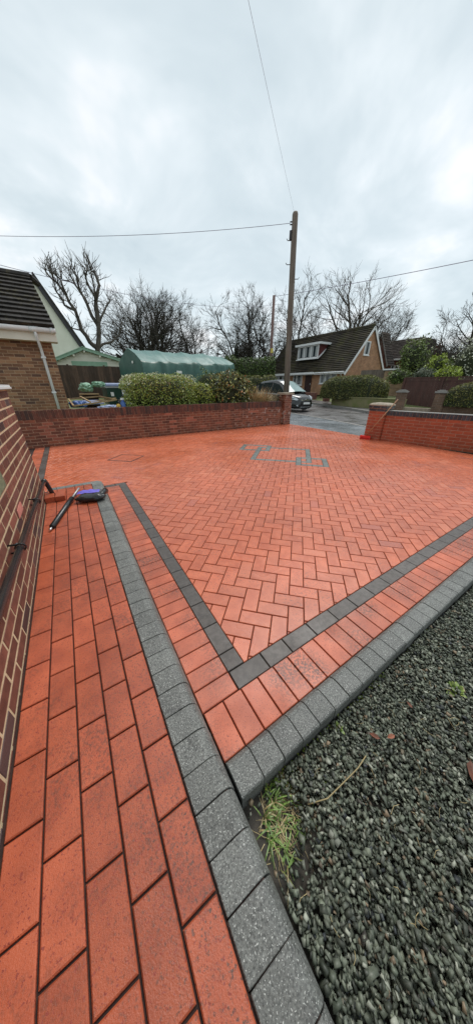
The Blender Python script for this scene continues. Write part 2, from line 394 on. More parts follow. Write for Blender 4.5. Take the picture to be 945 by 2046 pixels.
def np_mesh(name, V, F, mats, parent=None, tone=None, smooth=False):
    """V (n,3), F (m,k) integer faces"""
    me = bpy.data.meshes.new(name)
    V = np.ascontiguousarray(V, dtype=np.float32); F = np.ascontiguousarray(F, dtype=np.int32)
    m, k = F.shape
    me.vertices.add(len(V)); me.vertices.foreach_set('co', V.ravel())
    me.loops.add(m*k); me.loops.foreach_set('vertex_index', F.ravel())
    me.polygons.add(m); me.polygons.foreach_set('loop_start', np.arange(0, m*k, k, dtype=np.int32))
    me.polygons.foreach_set('loop_total', np.full(m, k, dtype=np.int32))
    if smooth: me.polygons.foreach_set('use_smooth', np.ones(m, dtype=bool))
    for q in (mats if isinstance(mats, (list, tuple)) else [mats]): me.materials.append(M_[q])
    if tone is not None:
        at = me.attributes.new('tone', 'FLOAT', 'FACE'); at.data.foreach_set('value', np.ascontiguousarray(tone, dtype=np.float32))
    me.update(calc_edges=True); me.validate()
    return link(name, me, parent)
def rand_rot(n):
    q = NR.normal(size=(n, 4)); q /= np.linalg.norm(q, axis=1)[:, None]
    w, x, y, z = q.T
    return np.stack([np.stack([1-2*(y*y+z*z), 2*(x*y-z*w), 2*(x*z+y*w)], 1), np.stack([2*(x*y+z*w), 1-2*(x*x+z*z), 2*(y*z-x*w)], 1),
                     np.stack([2*(x*z-y*w), 2*(y*z+x*w), 1-2*(x*x+y*y)], 1)], 1)
def leaves(name, P, size, mats, parent, aspect=.5, updown=None):
    """one bent leaf (two triangles pairs) at every point of P"""
    n = len(P); s = size*NR.uniform(.65, 1.35, n)
    L = np.array([[-1, 0, 0], [0, -aspect, .15], [1, 0, -.1], [0, aspect, .15]], float)*.5
    R = rand_rot(n)
    V = np.einsum('nij,kj->nki', R, L)*s[:, None, None] + P[:, None, :]
    F = np.arange(n*4).reshape(n, 4)
    F3 = np.concatenate([F[:, [0, 1, 2]], F[:, [0, 2, 3]]])
    t = NR.uniform(0, 1, n)
    return np_mesh(name, V.reshape(-1, 3), F3, mats, parent, np.concatenate([t, t]))
def sphere_grid(nu, nv, fn):
    vs = []; fs = []
    for j in range(nv+1):
        for i in range(nu):
            vs.append(fn(2*pi*i/nu, pi*j/nv - pi/2))
    for j in range(nv):
        for i in range(nu):
            i2 = (i+1) % nu
            fs.append((j*nu+i, j*nu+i2, (j+1)*nu+i2, (j+1)*nu+i))
    return vs, fs
def lump(x, y, z, s, seed=0.0):
    from mathutils import noise
    return noise.noise(Vector((x*s+seed, y*s, z*s)))
GAP = .0052
def brick_mesh(name, lx, ly, z0, z1, ch, m):
    mb = MB(); mb.prism([(-lx/2, -ly/2), (lx/2, -ly/2), (lx/2, ly/2), (-lx/2, ly/2)], z0, z1, ch)
    me = bpy.data.meshes.new(name); me.from_pydata(mb.v, [], mb.f); me.materials.append(M_[m]); me.update(); return me

# ------------------------------------------------------------------ setting: ground, road, footway, far side
def sheet(name, poly, z, m, kind='structure', thick=.05):
    o = MB().prism(poly, z-thick, z).build(name, m); return tag(o, kind=kind)
tag(MB().add([(-400, -400, -.16), (400, -400, -.16), (400, 400, -.16), (-400, 400, -.16)], [(0, 1, 2, 3)]).build('ground', 'ground'), kind='structure')
near_edge = [(7.7, -12), (8.1, -3), (9.4, 5.8), (10.16, 8.3), (10.75, 11.4), (12.0, 16.5), (14.6, 25), (18, 36), (24, 60)]
far_edge = [(10.0, -12), (11.6, -1), (13.0, 4.8), (14.4, 8.85), (16.0, 11.9), (18.0, 16.3), (20.9, 24), (24.5, 35), (32, 60)]
def strip(name, A, B, za, zb, m, kind='structure', skirt=0.0):
    vs = []; fs = []
    n = len(A)
    for p in A: vs.append((p[0], p[1], za))
    for p in B: vs.append((p[0], p[1], zb))
    for i in range(n-1): fs.append((i+1, i, n+i, n+i+1))
    if skirt:
        for p in A: vs.append((p[0], p[1], za-skirt))
        for i in range(n-1): fs.append((i, i+1, 2*n+i+1, 2*n+i))
    # keep normals upwards
    a, b, c = (Vector(vs[k]) for k in fs[0][:3])
    if (b-a).cross(c-a).z < 0: fs = [tuple(reversed(f)) for f in fs]
    o = MB().add(vs, fs).build(name, m)
    return tag(o, kind=kind)
def offs(P, d):
    return [(x+d*.9, y-d*.43) for x, y in P]
strip('road', near_edge, far_edge, -.062, -.030, 'asphalt')
tag(MB().prism([(7.40, 8.0), (7.40, 4.28), (7.70, 3.0), (8.3, 0), (8.9, -12), (7.9, -12), (8.2, -3), (9.4, 5.8), (10.16, 8.3), (10.75, 11.4), (12.0, 16.5), (14.6, 25), (11.5, 25), (9.0, 14), (7.40, 9.5)][0:2] +
    [(7.7, 3.0), (8.25, 0), (9.4, 5.8), (10.16, 8.3), (10.75, 11.4), (7.4, 11.4)], -.1, -.016).build('footway', 'footway'), kind='structure')
tag(MB().prism([(7.4, 11.4), (10.75, 11.4), (12.0, 16.5), (14.6, 25), (11.5, 25), (9.2, 14)], -.1, -.018).build('footway', 'footway'), kind='structure')
# narrow gutter strip of dropped kerb stones between footway and road
ke = empty('dropped_kerb', (10.1, 8.3, -.02), 'low weathered concrete kerb strip between the wet pavement and road', 'kerb')
for a, b in zip(near_edge[1:6], near_edge[2:7]):
    L = math.hypot(b[0]-a[0], b[1]-a[1]); n = int(L/.92); an = atan2(b[1]-a[1], b[0]-a[0])
    for i in range(n):
        t = (i+.5)/n
        MB().box((a[0]+(b[0]-a[0])*t, a[1]+(b[1]-a[1])*t, -.055), (L/n-.012, .125, .1), an).build('kerb_stone', 'conc', ke)
kf = empty('far_kerb', (16, 11.9, .05), 'raised grey kerb along the far side of the road', 'kerb')
for a, b in zip(far_edge[1:7], far_edge[2:8]):
    L = math.hypot(b[0]-a[0], b[1]-a[1]); n = int(L/.92); an = atan2(b[1]-a[1], b[0]-a[0])
    for i in range(n):
        t = (i+.5)/n
        MB().box((a[0]+(b[0]-a[0])*t, a[1]+(b[1]-a[1])*t, .02), (L/n-.012, .14, .18), an).build('kerb_stone', 'conc', kf)
fp1 = offs(far_edge, .07); fp2 = offs(far_edge, 1.7); fp3 = offs(far_edge, 4.2); fp4 = offs(far_edge, 60)
strip('far_footway', fp1, fp2, .095, .13, 'asphalt')
vz = [.16 if p[1] < 9 else .62 for p in far_edge]
def strip2(name, A, B, za, zb, m):
    n = len(A); vs = [(p[0], p[1], z) for p, z in zip(A, za)]+[(p[0], p[1], z) for p, z in zip(B, zb)]
    return tag(MB().add(vs, [(i, n+i, n+i+1, i+1) for i in range(n-1)]).build(name, m), kind='structure')
strip2('far_verge', fp2, fp3, [.134]*len(fp2), vz, 'grass')
strip2('far_lawn', fp3, fp4, vz, [.75]*len(fp2), 'grass')
# neighbour's garden, held up by the boundary wall
yard = [(-14, 8.03), (7.1, 8.03), (7.1, 10.2), (9.0, 13.2), (10.6, 17), (10.6, 45), (-14, 45)]
mb = MB(); ys = [8.03, 9.0, 11, 14, 17, 24, 45]; xs_r = {8.03: 7.1, 9.0: 7.1, 11: 7.7, 14: 9.4, 17: 10.6, 24: 12, 45: 16}
vs = []; fs = []
for y in ys:
    z = min(.5 + .032*(y-8.0), .82)
    vs += [(-16, y, z), (xs_r[y], y, z), (xs_r[y], y, -.15)]
for i in range(len(ys)-1):
    a = 3*i; fs += [(a, a+1, a+4, a+3), (a+1, a+2, a+5, a+4)]
tag(MB().add(vs, fs).build('garden_lawn', 'grass'), kind='structure')

# ------------------------------------------------------------------ driveway: herringbone, inlay, borders
W_ = .1035
dw = empty('driveway', (3.5, 4.0, 0), kind='structure')
mb = MB()
mb.prism([(.19, .39), (7.4, .39), (7.4, 7.9), (.19, 7.9)], -.06, -.011)
mb.prism([(-1.25, 4.06), (.19, 4.06), (.19, 7.9), (-1.25, 7.9)], -.06, -.011)
mb.build('sand_bed', 'joint', dw)
OU, OV = -.233, 1.0775
S2 = sqrt(.5)
def uv2xy(u, v): return ((u+v)*S2, (v-u)*S2)
def cell(u, v): return (int(round((u-OU)/W_)), int(round((v-OV)/W_)))
inlay = {}
def outline(u0, u1, v0, v1):
    i0, j0 = cell(u0, v0); i1, j1 = cell(u1, v1); i1 -= 1; j1 -= 1
    runs = []
    for i in range(i0, i1+1):
        for j in (j0, j1): inlay[(i, j)] = 'h'
    for j in range(j0, j1+1):
        for i in (i0, i1): inlay[(i, j)] = 'v'
outline(-.87, .42, 5.02, 6.26)
outline(-1.22, -.55, 5.80, 6.44)
outline(.06, .73, 4.76, 5.38)
MH = (cell(-3.72, 4.28), cell(-3.12, 4.80))       # recessed cover: cells inside it
herr = []
def hb_poly(u0, v0, du, dv):
    g = GAP/2
    P = [(u0+g, v0+g), (u0+du-g, v0+g), (u0+du-g, v0+dv-g), (u0+g, v0+dv-g)]
    return [uv2xy(*p) for p in P]
for i in range(-90, 90):
    for j in range(-50, 130):
        k = (i-j) % 4
        if k == 0: cells = [(i, j), (i+1, j)]; o = 'h'
        elif k == 3: cells = [(i, j), (i, j+1)]; o = 'v'
        else: continue
        cx, cy = uv2xy(OU+(cells[0][0]+cells[1][0]+1)*W_/2, OV+(cells[0][1]+cells[1][1]+1)*W_/2)
        if not (-1 < cx < 7.7 and .4 < cy < 8.1): continue
        keep = [c for c in cells if c not in inlay]
        if not keep: continue
        c0 = keep[0]
        if len(keep) == 2:
            poly = hb_poly(OU+c0[0]*W_, OV+c0[1]*W_, W_*(2 if o == 'h' else 1), W_*(2 if o == 'v' else 1))
        else: poly = hb_poly(OU+c0[0]*W_, OV+c0[1]*W_, W_, W_)
        full = len(keep) == 2
        a0 = area(poly)
        for (nx, ny, c) in ((0, 1, .691), (-1, 0, -7.38), (0, -1, -7.84), (1, 0, -.612)):
            poly = clip(poly, nx, ny, c)
            if len(poly) < 3: break
        if len(poly) < 3: continue
        if cy < 4.085 - .0 and cx > .2: poly = clip(poly, 1, 0, .484)
        elif cx < .484: poly = clip(poly, 0, 1, 4.090)
        poly = clean(poly) if len(poly) >= 3 else poly
        if len(poly) < 3 or area(poly) < .00015: continue
        full = full and abs(area(poly)-a0) < 1e-6
        herr.append((math.hypot(cx, cy), cx, cy, o, full, poly))
herr.sort(key=lambda t: t[0])
bm_full = brick_mesh('brick', 2*W_-GAP, W_-GAP, -.05, 0, .0032, 'paver')
rest = MB()
for n, (d, cx, cy, o, full, poly) in enumerate(herr):
    dz = rng.uniform(-.0012, .0012)
    if n < 300:
        if full:
            link('brick', bm_full, dw, (cx, cy, dz), -pi/4 if o == 'h' else pi/4)
        else:
            MB().prism([(x-cx, y-cy) for x, y in poly], -.05, 0, .0032).build('brick', 'paver', dw).location += Vector((cx, cy, dz))
    else: rest.prism(poly, -.03, dz, .0032, 0, rng.random()+.001)
tag(rest.build('brick', 'paver', dw), kind='stuff')
# grey inlay blocks of three linked rectangles
done = set()
def put(c0, du, dv):
    g = GAP/2
    u, v = OU+c0[0]*W_, OV+c0[1]*W_
    cu, cv = u+du*W_/2, v+dv*W_/2
    x, y = uv2xy(cu, cv)
    P = [uv2xy(*p) for p in ((u+g, v+g), (u+du*W_-g, v+g), (u+du*W_-g, v+dv*W_-g), (u+g, v+dv*W_-g))]
    MB().prism([(p[0]-x, p[1]-y) for p in P], -.05, 0.0005, .003).build('inlay_block', 'logo', dw).location += Vector((x, y, 0))
for c in sorted(inlay):
    if c in done: continue
    q = (c[0]+1, c[1]) if inlay[c] == 'h' else (c[0], c[1]+1)
    done.add(c)
    if q in inlay and q not in done:
        done.add(q); put(c, 2 if inlay[c] == 'h' else 1, 2 if inlay[c] == 'v' else 1)
    else: put(c, 1, 1)
# borders: charcoal line then a row of headers, both sides of the corner, and the same in front of the left wall
bm_dark_x = brick_mesh('charcoal_block', .2035-GAP+.001, .098, -.05, .0006, .0032, 'charcoal')
bm_dark_y = brick_mesh('charcoal_block', .098, .2035-GAP+.001, -.05, .0006, .0032, 'charcoal')
bm_head_x = brick_mesh('border_brick', .1035-GAP, .1955, -.05, 0, .0032, 'border')   # header laid across the x border
bm_head_y = brick_mesh('border_brick', .1935, .1035-GAP, -.05, 0, .0032, 'border')
def jit(): return rng.uniform(-.001, .001)
x = .384
n = 0
while x < 7.3:                         # charcoal along x
    L = .2035 if n != 1 else .165
    if n == 1:
        MB().prism([(-L/2+GAP/2, -.049), (L/2-GAP/2, -.049), (L/2-GAP/2, .049), (-L/2+GAP/2, .049)], -.05, .0006, .0032).build('charcoal_block', 'charcoal', dw).location += Vector((x+L/2, .638, 0))
    else: link('charcoal_block', bm_dark_x, dw, (x+L/2, .638, jit()))
    x += L; n += 1
y = .690
L = .107
MB().prism([(-.049, -L/2+GAP/2), (.049, -L/2+GAP/2), (.049, L/2-GAP/2), (-.049, L/2-GAP/2)], -.05, .0006, .0032).build('charcoal_block', 'charcoal', dw).location += Vector((.432, y+L/2, 0))
y += L
while y < 3.96:
    link('charcoal_block', bm_dark_y, dw, (.432, y+.10175, jit())); y += .2035
x = .188
while x < 7.3:                         # headers along x
    link('border_brick', bm_head_x, dw, (x+.0517, .489, jit())); x += .1035
y = .590
while y < 3.98:
    link('border_brick', bm_head_y, dw, (.2835, y+.0517, jit())); y += .1035
# row of charcoal closing the path end, over x .19 - .48
xx = .190
for L in (.145, .145):
    MB().prism([(-L/2+.003, -.05), (L/2-.003, -.05), (L/2-.003, .05), (-L/2+.003, .05)], -.05, .0006, .003).build('charcoal_block', 'charcoal', dw).location += Vector((xx+L/2, 4.033, 0)); xx += L
# strip at the far left of the drive
y = 4.09
while y < 7.7:
    link('charcoal_block', bm_dark_y, dw, (-.665, y+.10175, jit())); y += .2035
y = 4.09
while y < 7.8:
    link('border_brick', bm_head_y, dw, (-.815, y+.0517, jit())); y += .1035

# kerbs
def kerb_block(profile, L, m, axis):
    mb = MB(); n = len(profile); g = .0016
    ends = [(-L/2+g, -.0015), (-L/2+g+.0018, 0), (L/2-g-.0018, 0), (L/2-g, -.0015)]
    cxp = sum(p[0] for p in profile)/n; czp = sum(p[1] for p in profile)/n
    vs = []
    for t, d in ends:
        for (a, z) in profile:
            q = (a + (cxp-a)*(.015 if d else 0), z + (d if z > czp else 0))
            vs.append((q[0], t, q[1]) if axis == 'y' else (t, q[0], q[1]))
    fs = []
    for k in range(3):
        for i in range(n-1):
            f = (k*n+i, k*n+i+1, (k+1)*n+i+1, (k+1)*n+i)
            fs.append(f)
    fs.append(tuple(range(n))); fs.append(tuple(range(3*n, 4*n))[::-1])
    mb.add(vs, fs)
    me = bpy.data.meshes.new('kerb_block'); me.from_pydata(mb.v, [], mb.f); me.materials.append(M_[m]); me.update()
    import bmesh
    bm = bmesh.new(); bm.from_mesh(me); bmesh.ops.recalc_face_normals(bm, faces=bm.faces); bm.to_mesh(me); bm.free()
    return me
kl = empty('step_kerb', (.1, 1.0, 0), 'grey granite kerb with rounded edge between the raised path and drive', 'kerb')
prof_l = [(.028, -.05), (.028, .106), (.031, .110), (.118, .110), (.136, .107), (.152, .098), (.164, .082), (.173, .055), (.180, .02), (.187, -.05)]
me_kl = kerb_block(prof_l, .1035, 'kerb', 'y')
MB().box2((.04, -2.6, -.05), (.150, 3.93, .098)).build('kerb_bed', 'joint', kl)
y = -2.6
while y < 3.93:
    link('kerb_block', me_kl, kl, (jit()*1.3, y+.0517, jit()*2), jit()*8); y += .1035
prof_e = [(p[0]-.028, p[1]) for p in prof_l]
kee = empty('end_kerb', (-.2, 4.0, 0), 'short grey kerb row closing the far end of the raised path', 'kerb')
me_ke = kerb_block([(3.945+p[0], p[1]) for p in prof_e], .1035, 'kerb', 'x')
x = -.50
while x < .10:
    link('kerb_block', me_ke, kee, (x+.0517, 0, jit())); x += .1035
kr = empty('edge_kerb', (1.5, .32, 0), 'low grey granite kerb edging the red drive beside the slate gravel', 'kerb')
prof_r = [(.388, -.06), (.387, .002), (.380, .018), (.366, .030), (.350, .034), (.276, .034), (.268, .031), (.264, .024), (.262, -.12)]
me_kr = kerb_block(prof_r, .1035, 'kerb', 'x')
x = .189
while x < 7.4:
    link('kerb_block', me_kr, kr, (x+.0517, jit()*1.3, jit()*2)); x += .1035

# raised path of red bricks against the house
pt = empty('path', (-.24, 1.0, .11), kind='structure')
MB().box2((-.62, -2.6, -.1), (.027, 3.944, .099)).build('sand_bed', 'joint', pt)
bm_path = brick_mesh('brick', .1035-GAP-.001, .207-GAP-.001, -.05, 0, .0034, 'path')
for c in range(5):
    y = -2.6 + (.1035 if c % 2 else 0) + .052
    cx = -.496 + .0517 + c*.1035 + .004
    first = True
    while y < 3.93:
        L = min(.207, 3.942-y)
        if L < .05: break
        if L > .2: link('brick', bm_path, pt, (cx, y+.1035, .11+jit()))
        else: MB().prism([(-.0487, -L/2+.003), (.0487, -L/2+.003), (.0487, L/2-.003), (-.0487, L/2-.003)], -.05, 0, .0034).build('brick', 'path', pt).location += Vector((cx, y+L/2, .11))
        y += .207

# ------------------------------------------------------------------ brick walls
def brick_wall(root, mats, a, b, z0, courses, ch=.075, bl=.225, depth=.102, core=.2, side=1, limit=300, mortar='bmortar', reveal=.005, start=0, part='brick', view=None, top=None, flem=False, mj=.010):
    """bricks on the face running a->b; side=+1: outward normal is to the right of a->b"""
    ax, ay = a; bx, by = b
    L = math.hypot(bx-ax, by-ay); an = atan2(by-ay, bx-ax)
    dx, dy = cos(an), sin(an); nx, ny = (dy, -dx) if side > 0 else (-dy, dx)
    zt = z0+courses*ch if top is None else top
    # mortar core
    c = (ax+dx*L/2 - nx*(core/2+reveal), ay+dy*L/2 - ny*(core/2+reveal), (z0+zt)/2)
    MB().box(c, (L-.002, core, zt-z0), an).build('mortar', mortar, root)
    def bm(l):
        # brick slip in local frame: x along the wall, outward = -y (side>0)
        s = -1 if side > 0 else 1
        h = ch-mj; c_ = .003; dd = .03
        l2, h2 = l/2, h/2
        vs = [(-l2, -s*dd, -h2), (l2, -s*dd, -h2), (l2, -s*dd, h2), (-l2, -s*dd, h2),
              (-l2, -s*c_, -h2), (l2, -s*c_, -h2), (l2, -s*c_, h2), (-l2, -s*c_, h2),
              (-l2+c_, 0, -h2+c_), (l2-c_, 0, -h2+c_), (l2-c_, 0, h2-c_), (-l2+c_, 0, h2-c_)]
        fs = []
        for k in range(4):
            k2 = (k+1) % 4
            fs += [(k, k2, 4+k2, 4+k), (4+k, 4+k2, 8+k2, 8+k)]
        fs.append((8, 9, 10, 11))
        if s > 0: fs = [tuple(reversed(f)) for f in fs]
        return vs, fs
    cache = {}
    items = []
    for r in range(courses):
        if flem:
            t = -(bl*.25 if (r+start) % 2 else .0); seq = [bl-mj, bl/2-mj]; q = (r+start) % 2
        else:
            t = 0.0; seq = [bl-mj]; q = 0
            if (r+start) % 2: items.append((0, bl/2-mj, r)); t = bl/2
        while t < L-.02:
            l = seq[q % len(seq)]; q += 1
            t0 = max(t, 0); l_ = min(t+l, L-.001) - t0
            if l_ > .03: items.append((t0, l_, r))
            t += l+mj
    lst = []
    for t, l, r in items:
        m = t+l/2; z = z0+(r+.5)*ch
        p = (ax+dx*m, ay+dy*m, z)
        lst.append((math.dist(p, (0, 0, 1.36)) + (0 if view is None or view(p) else 100), p, l))
    lst.sort()
    rest = MB()
    nrest = 0
    for k, (d, p, l) in enumerate(lst):
        key = round(l, 3)
        if k < limit:
            if key not in cache:
                vs, fs = bm(key); me = bpy.data.meshes.new(part); me.from_pydata(vs, [], fs); me.materials.append(M_[mats]); me.update(); cache[key] = me
            o = link(part, cache[key], root, (p[0]+nx*rng.uniform(-.001, .001), p[1]+ny*rng.uniform(-.001, .001), p[2]), an)
        else:
            vs, fs = bm(key); ca, sa = cos(an), sin(an)
            rest.add([(p[0]+v[0]*ca-v[1]*sa, p[1]+v[0]*sa+v[1]*ca, p[2]+v[2]) for v in vs], fs, 0, rng.random()+.001); nrest += 1
    if nrest: tag(rest.build(part, mats, root), kind='stuff')
    return an, L

# near house wall on the left, with window sill and frame above, black waste pipe
hw = empty('house_wall', (-.6, 1.5, 0), 'dark purple-brown brick wall with cream mortar beside the raised path', 'wall')
brick_wall(hw, 'hbrick', (-.5, 3.755), (-.5, -2.6), .04, 17, ch=.0755, bl=.225, core=.25, side=-1, limit=300, mortar='mortar', reveal=.0018, flem=False, mj=.0115, view=lambda p: p[1] > -.4)
MB().box2((-.51, 1.90, .74), (-.494, 2.24, .84)).build('lichen_brick', mat('lichen_stone', (.20, .22, .13), (.13, .15, .09), ns=30, rough=(.8, .9)), hw)
vs = [(-.4965, 2.20, .490), (-.4965, 2.40, .488), (-.4965, 2.41, .548), (-.4965, 2.33, .552), (-.4965, 2.22, .545)]
MB().add(vs + [(v[0]+.004, v[1], v[2]) for v in vs], [(5, 6, 7, 8, 9)] + [(i, (i+1) % 5, 5+(i+1) % 5, 5+i) for i in range(5)]).build('pink_patch', 'pink', hw)
mb = MB()
mb.box2((-.80, -2.6, 1.335), (-.462, 3.84, 1.352)); mb.box2((-.80, -2.6, 1.352), (-.47, 3.83, 1.372))
mb.build('window_sill', 'white', hw)
wf = MB()
wf.box2((-.63, 3.62, 1.372), (-.55, 3.72, 2.6)); wf.box2((-.62, -2.6, 1.372), (-.56, 3.62, 1.46)); wf.box2((-.62, -2.6, 2.5), (-.56, 3.62, 2.6))
for yy in (2.6, 1.6, .6, -.4, -1.4): wf.box2((-.62, yy-.035, 1.46), (-.56, yy+.035, 2.5))
fr = wf.build('window_frame', 'white', hw)
for y0, y1 in ((2.635, 3.62), (1.635, 2.565), (.635, 1.565), (-.365, .565), (-1.365, -.435), (-2.6, -1.435)):
    MB().box2((-.60, y0, 1.46), (-.585, y1, 2.5)).build('pane', 'glass', fr)
# waste pipe
wp = empty('waste_pipe', (-.45, 2, .4), 'long black waste pipe clipped along the brick wall with elbow at its end', 'pipe')
r = .021
def pz(y): return .352 + (3.6-y)*.072
MB().tube([(-.447, 3.55, pz(3.55)), (-.447, -2.6, pz(-2.6))], r, 14).build('pipe_run', 'pipe', wp, True)
MB().tube([(-.447, 3.52, pz(3.52)), (-.447, 3.585, pz(3.585)), (-.446, 3.625, .335), (-.442, 3.640, .30), (-.435, 3.645, .26), (-.395, 3.645, .02)], [r+.006, r+.006, r+.005, r+.005, r+.004, r+.003], 14).build('elbow', 'pipe', wp, True)
for yy in (2.73, 1.75, .55, -.6):
    mbk = MB()
    pts = [(-.447+(r+.005)*cos(t), yy, pz(yy)+(r+.005)*sin(t)) for t in [k*2*pi/16 for k in range(17)]]
    mbk.tube(pts, .0045, 6); mbk.tube([(-.5, yy, pz(yy)+.03), (-.47, yy, pz(yy)+.025), (-.45, yy, pz(yy)+.03)], .006, 6); mbk.tube([(-.5, yy, pz(yy)-.025), (-.45, yy, pz(yy)-.03)], .006, 6)
    mbk.build('pipe_clip', 'blackpl', wp, True)

# boundary wall with soldier coping and end pillar
bw = empty('boundary_wall', (3, 7.95, 0), 'dark red brick boundary wall with soldier course on top below the bushes', 'wall')
brick_wall(bw, 'bbrick', (-3.2, 7.86), (7.06, 7.86), -.02, 9, ch=.0735, bl=.225, core=.20, side=1, limit=300, reveal=.0025, view=lambda p: p[0] > -1.15)
nx_ = 0
x = -3.2
bm_c = None
while x < 7.05:
    if bm_c is None:
        mbk = MB(); mbk.box((0, 0, 0), (.0645, .222, .2)); me = bpy.data.meshes.new('coping_brick'); me.from_pydata(mbk.v, [], mbk.f); me.materials.append(M_['bcope']); me.update(); bm_c = me
    o = link('coping_brick', bm_c, bw, (x+.034, 7.968+rng.uniform(-.003, .003), .6415+.1+rng.uniform(-.006, .006))); o.rotation_euler = (0, rng.uniform(-.03, .03), 0)
    x += .0745
MB().box2((-3.2, 7.868, .642), (7.06, 8.07, .828)).build('coping_mortar', 'bmortar', bw)
def pillar(root, x0, x1, y0, y1, courses, m, mortar, ch, faces):
    for f in faces:
        a, b = {'S': ((x0, y0), (x1, y0)), 'W': ((x0, y1), (x0, y0)), 'N': ((x1, y1), (x0, y1)), 'E': ((x1, y0), (x1, y1))}[f]
        L = math.hypot(b[0]-a[0], b[1]-a[1])
        brick_wall(root, m, a, b, -.02, courses, ch=ch, bl=.225, core=L*.3, side=1, mortar=mortar, reveal=.004, start=(f in 'WE'))
    MB().box2((x0+.03, y0+.03, -.02), (x1-.03, y1-.03, -.02+courses*ch-.001)).build('core', mortar, root)
lp = empty('gate_pillar', (7.25, 7.95, 0), 'red brick pillar with flat stone slab at the end of the boundary wall', 'pillar')
pillar(lp, 7.07, 7.42, 7.76, 8.10, 14, 'bbrick', 'bmortar', .0775, 'SWNE')
MB().prism([(7.02, 7.71), (7.47, 7.71), (7.47, 8.15), (7.02, 8.15)], 1.066, 1.135, .012).build('cap', 'sandstone', lp)

# right-hand wall and pillar
rw = empty('garden_wall', (7.5, 2.5, 0), 'orange red brick wall with blue-black coping bricks at the right side', 'wall')
A = (7.17, 3.86); Bp = (8.42, -1.2)
an, L = brick_wall(rw, 'rbrick', A, Bp, -.02, 9, ch=.075, bl=.225, core=.2, side=1, limit=300, mortar='rmortar', reveal=.004, view=lambda p: p[1] > .8)
dx, dy = cos(an), sin(an); nx, ny = dy, -dx
t = .0; bm_e = None
mbk = MB(); mbk.box((0, 0, 0), (.0655, .225, .108)); me = bpy.data.meshes.new('coping_brick'); me.from_pydata(mbk.v, [], mbk.f); me.materials.append(M_['engbrick']); me.update()
while t < L-.07:
    m = t+.034; link('coping_brick', me, rw, (A[0]+dx*m-nx*.103, A[1]+dy*m-ny*.103, .655+.060), an); t += .0745
c = (A[0]+dx*L/2-nx*.103, A[1]+dy*L/2-ny*.103, .655+.0535); MB().box(c, (L, .205, .107), an).build('coping_mortar', 'rmortar', rw)
c = (A[0]+dx*L/2-nx*.103, A[1]+dy*L/2-ny*.103, .655+.119); MB().box(c, (L, .20, .012), an).build('mortar_cap', 'conc', rw)
rp = empty('gate_pillar', (7.28, 4.08, 0), 'orange red brick pillar with dark brick bands and rounded stone cap', 'pillar')
pillar(rp, 7.10, 7.45, 3.87, 4.32, 10, 'rbrick', 'rmortar', .0765, 'SWN')
for k, (m, z, h, ov) in enumerate((('engbrick', .747, .062, .012), ('engbrick', .818, .066, .025))):
    for f, (a, b) in {'S': ((7.10-ov, 3.87-ov), (7.45+ov, 3.87-ov)), 'W': ((7.10-ov, 4.32+ov), (7.10-ov, 3.87-ov)), 'N': ((7.45+ov, 4.32+ov), (7.10-ov, 4.32+ov))}.items():
        brick_wall(rp, m, a, b, z, 1, ch=h+.006, bl=.225, core=.09, side=1, mortar='rmortar', reveal=.003, part='band_brick', start=k)
    MB().box2((7.10+.03, 3.90, z), (7.42, 4.29, z+h)).build('core', 'rmortar', rp)
vs = []; fs = []
rings = [(.028, .886), (.030, .902), (.02, .918), (-.02, .945), (-.10, .958)]
for ov, z in rings:
    vs += [(7.10-ov, 3.87-ov, z), (7.45+ov, 3.87-ov, z), (7.45+ov, 4.32+ov, z), (7.10-ov, 4.32+ov, z)]
for i in range(len(rings)-1):
    for k in range(4): fs.append((4*i+k, 4*i+(k+1) % 4, 4*i+4+(k+1) % 4, 4*i+4+k))
fs.append(tuple(range(16, 20))); fs.append((3, 2, 1, 0))
MB().add(vs, fs).build('cap', 'sandstone', rp)

# ------------------------------------------------------------------ recessed manhole cover
mh = empty('manhole_cover', (.7, 5.6, 0), 'recessed manhole cover frame flush in the red bricks', 'manhole cover')
u0, v0, u1, v1 = -3.70, 4.30, -3.15, 4.79
mb = MB()
def ustrip(ua, va, ub, vb):
    P = [uv2xy(ua, va), uv2xy(ub, va), uv2xy(ub, vb), uv2xy(ua, vb)]; mb.prism(P, -.02, .004)
tk = .02
ustrip(u0, v0, u1, v0+tk); ustrip(u0, v1-tk, u1, v1); ustrip(u0, v0+tk, u0+tk, v1-tk); ustrip(u1-tk, v0+tk, u1, v1-tk)
mb.build('metal_frame', 'bargeboard', mh)
for k in range(5):
    P = [uv2xy(*q) for q in ((u0+tk+.004+k*.106, v0+.016), (u0+tk+.004+k*.106+.099, v0+.016), (u0+tk+.004+k*.106+.099, v0+.235), (u0+tk+.004+k*.106, v0+.235))]
    MB().prism(P, -.02, .0028, .002).build('tray_brick', 'paver', mh)
    P = [uv2xy(*q) for q in ((u0+tk+.004+k*.106, v0+.241), (u0+tk+.004+k*.106+.099, v0+.241), (u0+tk+.004+k*.106+.099, v1-.016), (u0+tk+.004+k*.106, v1-.016))]
    MB().prism(P, -.02, .0028, .002).build('tray_brick', 'paver', mh)

